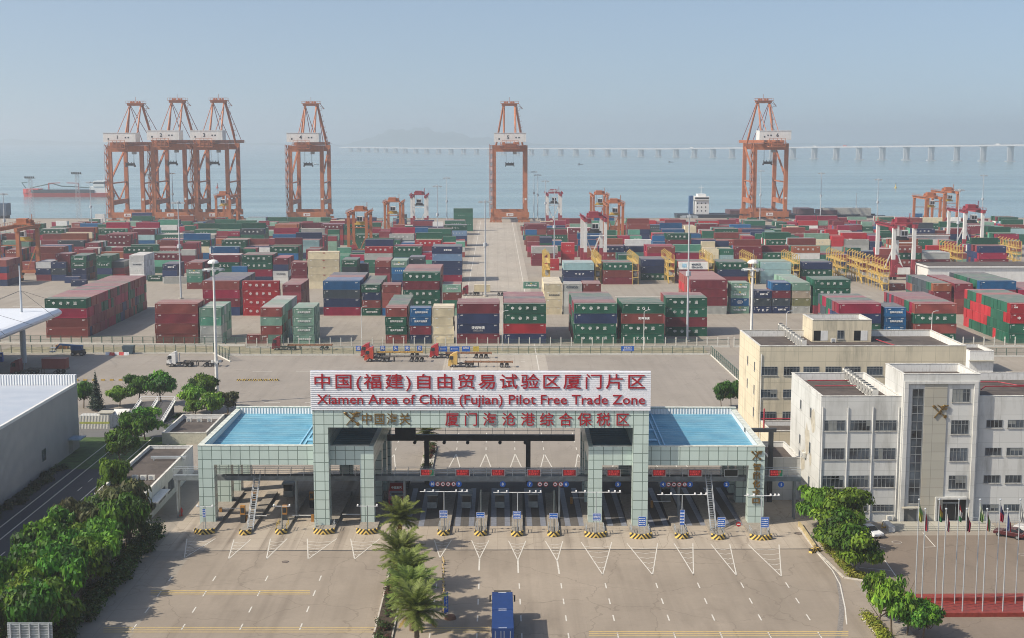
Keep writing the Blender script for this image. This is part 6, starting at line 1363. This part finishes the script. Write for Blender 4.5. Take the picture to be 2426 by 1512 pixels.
# manholes and bits
for i,(x,y,sx_,s) in enumerate((((2400+980/3.157)/1.2757,(1450+597/3.157)/1.2757,.75,'round manhole cover with pale ring on the car park'),((1800+1855/3.024)/1.2757,(1200+1248/3.024)/1.2757,.6,'dark drain grate on the lane by the right kerb'),(676,1331,.5,'small dark patch cover on the left carriageway'),((2400+2180/3.157)/1.2757,(1450+715/3.157)/1.2757,.6,'pale concrete cover at the right edge of car park'))):
    t=thing('manhole_cover',s,'manhole',G(x,y,.03)); b=MB(); b.cyl((0,0,0),(0,0,.015),sx_,sx_,18); b.build('cover',M('cover dark',(.07,.06,.055),.8) if i in(1,2) else M('cover pale',(.33,.30,.26),.8),t); b=MB(); b.cyl((0,0,.015),(0,0,.025),sx_*.8,sx_*.8,18); b.build('lid',M('cover lid',(.16,.13,.11),.8),t)
p=G((2400+865/3.157)/1.2757,(1450+470/3.157)/1.2757); t=thing('hand_trolley','small yellow hand trolley lying by the white block wall','trolley',p,.4); b=MB(); b.beam((-.6,0,.2),(.6,.2,.3),.12); b.beam((-.6,0,.2),(-.3,.2,.9),.1); b.box(.2,-.3,.1,.7,.4,.25); b.build('frame',M('trolley yellow',(.5,.3,.04),.5),t)
t=thing('side_barrier','low yellow-edged concrete barrier end at the right plaza kerb','barrier',G(1930,1308),.6); b=MB(); b.box(-.9,-.3,0,.9,.3,.6); b.build('barrier_block',mzeb,t)
A_=G(1893,1245);B_=G(1930,1300); t=thing('side_wall','low yellow painted kerb wall from the gate to the trees','wall',(A_.x,A_.y,0)); MB().beam((0,0,.3),(B_.x-A_.x,B_.y-A_.y,.3),.35,.6).build('wall_block',M('yellow kerb',(.42,.34,.18),.8,dirt=(.2,.18,.14),dirtamt=.6),t)
# ---------------- plants ----------------
def leaf_mat(name,trans=.35):
    m,n,l,b=nt(name); MATS[name]=m
    a=n.new('ShaderNodeAttribute'); a.attribute_name='Col'; oi=n.new('ShaderNodeObjectInfo')
    hs=n.new('ShaderNodeHueSaturation'); l.new(a.outputs['Color'],hs.inputs['Color']); l.new(mth(n,l,'ADD',mth(n,l,'MULTIPLY',oi.outputs['Random'],.03),.485),hs.inputs['Hue']); l.new(mth(n,l,'ADD',mth(n,l,'MULTIPLY',oi.outputs['Random'],.4),.8),hs.inputs['Value'])
    l.new(hs.outputs[0],b.inputs['Base Color']); b.inputs['Roughness'].default_value=.55; b.inputs['Specular IOR Level'].default_value=.25
    t=n.new('ShaderNodeBsdfTranslucent'); l.new(hs.outputs[0],t.inputs['Color']); mx=n.new('ShaderNodeMixShader'); mx.inputs[0].default_value=trans
    l.new(b.outputs[0],mx.inputs[1]); l.new(t.outputs[0],mx.inputs[2]); l.new(mx.outputs[0],n['Material Output'].inputs['Surface']); return m
mleaf=leaf_mat('leaves'); mbark=M('bark',(.10,.075,.05),.9,var=.3,scale=3)
def leaves(name,blobs,n,size,cols,seed,fill=.35,up=.4):
    """small leaf faces through the volume of several uneven blobs"""
    r=random.Random(seed); vs=[];fs=[];cl=[]; wt=[rx*ry*rz for _,_,_,rx,ry,rz in blobs]; tot=sum(wt)
    for bi,(x,y,z,rx,ry,rz) in enumerate(blobs):
        base=r.choice(cols); bf=r.uniform(.75,1.25)
        for k in range(int(n*wt[bi]/tot)):
            d=Vector((r.gauss(0,1),r.gauss(0,1),r.gauss(0,1))).normalized(); q=r.random()**fill*r.uniform(.75,1.25)
            if d.z<-.55 and r.random()<.6: continue
            c=Vector((x+d.x*rx*q,y+d.y*ry*q,z+d.z*rz*q)); nrm=(d+Vector((r.uniform(-.8,.8),r.uniform(-.8,.8),r.uniform(-.3,.8)+up))).normalized()
            t=nrm.cross(Vector((r.uniform(-1,1),r.uniform(-1,1),r.uniform(-1,1)))).normalized(); u=nrm.cross(t); s=size*r.uniform(.55,1.3); o=len(vs)
            vs+=[c-t*s,c-u*s*.55,c+t*s,c+u*s*.55]; fs.append((o,o+1,o+2,o+3)); f=bf*r.uniform(.65,1.4); col=base if r.random()<.8 else r.choice(cols); cl+=[[v*f for v in col]+[1]]*4
    me=bpy.data.meshes.new(name); me.from_pydata([tuple(v) for v in vs],[],fs); ca=me.color_attributes.new('Col','FLOAT_COLOR','CORNER'); ca.data.foreach_set('color',np.array(cl,dtype=np.float32).ravel()); me.materials.append(mleaf); me.update(); return me
GD=[(.028,.10,.010),(.05,.145,.012),(.034,.085,.016),(.09,.20,.016)]; GM=[(.14,.26,.022),(.105,.215,.02),(.19,.30,.03),(.07,.155,.02)]; GO=[(.075,.085,.03),(.05,.065,.025),(.095,.095,.04)]; GY=[(.22,.26,.03),(.17,.23,.03),(.28,.28,.05)]
def blobs(R_,H,z0,seed,n=24,flat=.75):
    r=random.Random(seed); out=[]
    for k in range(n):
        a=r.uniform(0,6.28); d=R_*r.uniform(.15,.86); z=z0+(H-z0)*r.uniform(.18,.86); k_=1-.45*abs((z-z0)/(H-z0)-.45); s=R_*r.uniform(.17,.36)
        out.append((math.cos(a)*d*k_,math.sin(a)*d*k_,z,s*1.15,s*1.15,s*flat))
    out.append((0,0,z0+(H-z0)*.5,R_*.5,R_*.5,(H-z0)*.36)); return out
def trunk_mesh(H,r0,seed,R_=3):
    r=random.Random(seed); b=MB(); p=Vector((0,0,0)); b.cyl((0,0,0),(.1,.05,H*.45),r0,r0*.7,8); top=Vector((.1,.05,H*.45))
    b.cyl(top,(0,.1,H*.8),r0*.7,r0*.25,7)
    for k in range(11): a=k*.9+r.uniform(-.3,.3); q_=r.uniform(.5,1.0); e=Vector((math.cos(a)*R_*q_,math.sin(a)*R_*q_,H*r.uniform(.5,1.0))); m_=top*.5+e*.5+Vector((0,0,-.2)); b.cyl(top,m_,r0*.45,r0*.3,6); b.cyl(m_,e,r0*.3,r0*.1,6)
    return b.mesh('trunk',mbark)
TP={}
def tree(px,py,H,R_,kind,lab,seed=0,cat='tree',z0=.28,n=5200,loc=None,group=None,size=.30,nb=26):
    key=(kind,seed%3)
    cols={'d':GD,'m':GM,'o':GO,'y':GY,'x':GD+GM}[kind]
    if key not in TP: TP[key]=(leaves('crown',blobs(1,1,z0,seed,nb,.55 if 0 else .42),n,.08,cols,seed),trunk_mesh(1,.045,seed,1))
    p=loc or G(px,py); t=thing('tree',lab,cat,p,random.Random(seed*7+int(H*10)).uniform(0,6.28),group)
    for me,nm in zip(TP[key],('crown','trunk')): o=link(nm,me,t); o.scale=(R_,R_,H)
    return t
gr='trees in the dense grove left of the plaza'; r=random.Random(12); k=0
side=['beside the plaza','in the middle','on the roadside']; 
for j in range(8):
    for i in range(3):
        X=-52.8-i*3.6+r.uniform(-.7,.7); Y=147.5+j*6.1+r.uniform(-1.2,1.2)+i*1.2
        if j==7 and i==2: continue
        H=r.uniform(6.8,8.8)+(.8 if j>5 else 0); kind='o' if (j,i) in ((6,1),(7,0),(6,2)) else r.choice('dddxmx')
        tree(0,0,H,r.uniform(3.3,4.3),kind,f'{"olive" if kind=="o" else "green"} bushy tree in left grove, {side[i]}, {ORD[7-j]} row from the gate',seed=k%9,loc=(X,Y,0),group=gr); k+=1
c1=lambda x,y:((x/1.82375)/1.2757,(1100+y/1.82375)/1.2757)
for (x,y,H,R_,kd,s) in ((640,790,8.2,3.1,'m','bright round tree at the head of the grove beside the guard office'),(665,560,6.6,3.3,'d','dark round tree between road and guard office, lower one'),(735,470,6.8,3.5,'d','dark round tree between road and guard office, middle one'),(800,420,6.6,3.6,'x','dark round tree left of the plant room'),
 (462,245,5.6,2.9,'d','dark tree touching the warehouse corner'),(660,235,4.6,3.0,'m','light green low tree between conifer and the dark trees'),(765,225,6.6,3.6,'d','dark dense tree left of the pair above the ramps'),(890,225,7.6,3.9,'d','dark dense tree right of the pair above the ramps'),(1065,270,6.4,3.0,'m','loose tree left of the white mast foot'),
 (1125,250,7.4,3.6,'x','full tree directly left of the white mast'),(1165,300,5.6,3.2,'m','paler tree in front of the white mast foot'),(1255,275,5.0,3.0,'o','thin olive tree right of the white mast'),(1075,290,3.8,2.6,'m','small bush tree above the plant room')): tree(*c1(x,y),H,R_,kd,s,seed=int(x)%9)
# conifer
t=thing('conifer','tall dark cone-shaped conifer near the warehouse corner','tree',G(*c1(533,258))); bl=[(0,0,.9+k*.62,1.75*(1-k/13.5),1.75*(1-k/13.5),.55) for k in range(13)]; link('crown',leaves('crown',bl,3600,.22,[(.02,.045,.028),(.03,.05,.035)],4,fill=.5),t); b=MB(); b.cyl((0,0,0),(0,0,7.6),.16,.04,7); b.build('trunk',mbark,t)
for (x,y,H,R_,kd,s,sd_) in ((*c6(235,450),6.5,3.8,'m','leafy tree by the gate kerb, leftmost of the right cluster',1),(*c6(470,500),7.0,4.2,'m','largest leafy tree of the right cluster before the white block',4),(*c6(400,690),6.3,3.5,'x','darker leafy tree in the middle of the right cluster',2),(*c6(575,890),6.5,3.7,'x','nearest leafy tree of the right cluster with visible trunk',5)):
    tree(x,y,H,R_,kd,s,seed=sd_,z0=.25)
for (x,y,H,R_,kd,s,sd_) in ((*c6(815,1350),6.2,2.2,'m','slender loose tree leftmost in the lower right hedge',7),(*c6(930,1490),7.4,2.9,'m','tallest open-crowned tree in the lower right hedge',8),(*c6(1080,1480),4.6,2.5,'d','short tree right of the tall one in lower right hedge',3),(*c6(1230,1520),4.2,2.4,'x','lowest tree cut by the bottom edge at right',6)):
    tree(x,y,H,R_,kd,s,seed=sd_,z0=.38,n=1900,nb=14)
tree(1709,968,5.6,2.2,'d','small dark tree at the corner of cream block, left one',seed=6); tree(1732,966,5.8,2.3,'d','small dark tree at the corner of cream block, right one',seed=0)
# hedges
def hedge(lab,pts,w,h,seed,cols=GY,n=2600,name='hedge'):
    bl=[]; P=[G(*p) for p in pts]; o=P[0]
    for a,b_ in zip(P,P[1:]):
        L=(b_-a).length; q=max(2,int(L/.8))
        for k in range(q+1): c=a+(b_-a)*k/q-o; bl.append((c.x,c.y,h*.5,w*.6,w*.6,h*.6))
    t=thing(name,lab,'hedge',o); link('foliage',leaves('foliage',bl,n,.17,cols,seed,fill=.5),t); return t
hedge('yellow-green clipped hedge under the right tree cluster',[c6(275,600),c6(340,690),c6(470,830),c6(560,930),c6(650,950)],1.3,1.0,1,n=5200); hedge('yellow-green hedge in the lower right corner under slender trees',[c6(690,1320),c6(760,1400),c6(840,1500),c6(870,1560)],1.6,1.0,2)
hedge('dark red and green shrubs along the hedge inside edge',[c6(390,720),c6(450,790),c6(520,790)],.9,1.2,3,[(.08,.03,.02),(.04,.08,.02)],1200)
# weeds along the warehouse wall and under the grove
bl=[]; r=random.Random(9)
for k in range(70): bl.append((XW+r.uniform(.5,2.6),124+k*1.62,r.uniform(.2,.6),1.3,1.3,r.uniform(.5,1.1)))
o=link('ground_cover',leaves('ground_cover',bl,9000,.26,[(.02,.04,.018),(.03,.055,.02),(.05,.06,.03)],5,fill=.5)); stuff(o); tag(o,'rough dark weeds growing along the foot of the warehouse wall','weeds')
bl=[(r.uniform(-63,-51),r.uniform(140,196),.3,1.6,1.6,.8) for k in range(60)]+[(r.uniform(-51.6,-49.9),139+k*.82,r.uniform(.6,1.6),1.3,1.3,r.uniform(.9,1.8)) for k in range(70)]+[(r.uniform(-63.2,-61.8),139+k*1.6,r.uniform(.6,1.3),1.3,1.3,r.uniform(.9,1.5)) for k in range(36)]+[(*G(*c1(r.uniform(600,690),r.uniform(320,350)))[:2],.2,1,1,.4) for k in range(16)]+[(*G(*c1(r.uniform(900,1020),r.uniform(270,370)))[:2],.2,1,1,.5) for k in range(16)]
o=link('ground_cover',leaves('ground_cover',bl,26000,.26,[(.022,.07,.012),(.035,.09,.014),(.06,.11,.02)],6,fill=.5)); stuff(o); tag(o,'low undergrowth beneath the grove and around the ramps','undergrowth')
# palms
def frond(seed):
    r=random.Random(seed); vs=[];fs=[];cl=[]; L=4.1; n=26; pts=[]
    el=0
    for k in range(n+1):
        s=k/n; pts.append(Vector((L*s*.96,0,1.5*s-2.5*s*s*.9)))
    for k in range(1,n):
        p=pts[k]; d=(pts[k+1]-pts[k-1]).normalized(); s=k/n; ln=1.05*math.sin(math.pi*min(1,.12+s*.88))**.6*(1 if s<.85 else .8)
        for sg in (-1,1):
            for h in (0,.5):
                q=p+d*h*.15; out=(d*.75+Vector((0,sg*.9,-.18+r.uniform(-.25,.25)))).normalized(); e=q+out*ln*r.uniform(.8,1.1); w_=d*.07; o=len(vs)
                vs+=[q-w_,q+w_,e+w_*.3,e-w_*.3]; fs.append((o,o+1,o+2,o+3)); f=r.uniform(.7,1.35); c=(.155*f,.20*f,.045*f,1); cl+=[c]*4
    for k in range(n):
        o=len(vs); vs+=[pts[k]+Vector((0,-.03,.02)),pts[k]+Vector((0,.03,.02)),pts[k+1]+Vector((0,.02,.02)),pts[k+1]+Vector((0,-.02,.02))]; fs.append((o,o+1,o+2,o+3)); cl+=[(.2,.22,.08,1)]*4
    return vs,fs,cl
def palm_crown(seed):
    r=random.Random(seed); V=[];F=[];C=[]
    for k in range(38):
        vs,fs,cl=frond(r.randint(0,5)); f=k/38; az=k*2.399+r.uniform(-.15,.15); pit=R(80-108*f**.85)+r.uniform(-.12,.12); sc=r.uniform(.82,1.05)*(.72+.28*math.sin(math.pi*min(1,f+.25))); dead=f>.93
        m_=Matrix.Rotation(az,4,'Z')@Matrix.Rotation(-pit,4,'Y')@Matrix.Scale(sc,4); o=len(V)
        V+=[tuple(m_@v) for v in vs]; F+=[tuple(i+o for i in q) for q in fs]; C+=[(c[0]*(1.9 if dead else 1),c[1]*(1.1 if dead else 1),c[2],1) for c in cl]
    me=bpy.data.meshes.new('crown'); me.from_pydata(V,[],F); ca=me.color_attributes.new('Col','FLOAT_COLOR','CORNER'); ca.data.foreach_set('color',np.array(C,dtype=np.float32).ravel()); me.materials.append(mleaf); me.update(); return me
PC=[palm_crown(1),palm_crown(2)]
def palm(loc,H,s,lab,i):
    t=thing('palm_tree',lab,'palm tree',loc,i*1.3,'palms on the plaza median'); b=MB(); n=10
    for k in range(n): z0=H*k/n; z1=H*(k+1)/n; b.cyl((0,0,z0),(0,0,z1),.34-.005*k,.30-.005*k,10)
    b.cyl((0,0,H-.5),(0,0,H+.3),.42,.25,10); b.build('trunk',M('palm trunk',(.13,.095,.06),.95,var=.35,scale=4),t); o=link('crown',PC[i%2],t,(0,0,H+.1)); o.scale=(s,s,s)
for i,(x,y,H,s,l) in enumerate(((949,1300,4.1,1.0,'palm nearest the gate on the plaza median'),(949,1398,4.5,1.12,'second palm from the gate, broad drooping crown'),(969,1449,4.6,1.1,'third palm from the gate on the median'),(976,1494,4.6,1.12,'fourth palm from the gate, low in the picture'),(988,1545,4.6,1.12,'fifth palm, cut by the bottom edge'))): palm(G(x,y),H,s,l,i)
palm(G(1011,1082),4.2,.9,'lone palm seen through the gate opening',1)
mx=G(955,1300); md=thing('planted_median','raised kerbed planting bed under the row of palms','planting bed',(mx.x,120,0)); b=MB(); b.box(-1.2,0,0,1.2,mx.y-120+2,.22); b.build('kerb',M('kerb stone'),md); b=MB(); b.box(-1.0,.2,.22,1.0,mx.y-120+1.8,.26); b.build('soil',M('soil',(.05,.035,.025),.95),md)
bl=[(r.uniform(-.7,.7),r.uniform(2,mx.y-120+1),r.uniform(.4,.9),.7,.7,.6) for k in range(90)]; link('shrubs',leaves('shrubs',bl,7000,.16,[(.03,.06,.015),(.07,.025,.02),(.05,.09,.02),(.04,.05,.02)],8,fill=.5),md)
q0=G(1008,1122); q1=G(1014,1058); md=thing('planted_median','green planting bed seen through the gate opening','planting bed',q0); L=(q1-q0).length; b=MB(); b.box(-1.1,0,0,1.1,L,.3); b.build('kerb',M('kerb stone'),md); link('shrubs',leaves('shrubs',[(r.uniform(-.7,.7),r.uniform(.3,L),.6,.7,.7,.5) for k in range(40)],4200,.16,[(.07,.13,.02),(.05,.09,.02),(.12,.05,.03)],9,fill=.5),md)
hedge('row of small dark shrubs on the quayside bank at far left',[(170,556),(240,541),(300,527)],2.0,2.4,7,[(.03,.06,.03),(.04,.07,.03)],2600,name='shrub_row')
# small palm-like trees by the bank
for i,(x,y) in enumerate(((148,565),(160,562),(180,558),(214,549))): tree(x,y,5.2,1.6,'d',f'tiny far tree on the quayside bank, {ORD[i]} from left',seed=3+i)
# ---------------- haze ----------------
hz=MB(); hz.box(-13000,-400,-7,13000,14500,185); ho=hz.build('haze',[])
m=bpy.data.materials.new('sea haze'); m.use_nodes=True; n=m.node_tree.nodes; l=m.node_tree.links; n.remove(n['Principled BSDF'])
pv=n.new('ShaderNodeVolumePrincipled'); pv.inputs['Color'].default_value=(.82,.86,.905,1); pv.inputs['Density'].default_value=HAZE; pv.inputs['Anisotropy'].default_value=.47
l.new(pv.outputs[0],n['Material Output'].inputs['Volume']); ho.data.materials.append(m); stuff(ho); ho['label']='pale blue sea haze lying over the harbour and water'; ho['category']='haze'
for k,v in USED.items():
    if len(v)>1: print('SAMELABEL',k,v[:5])
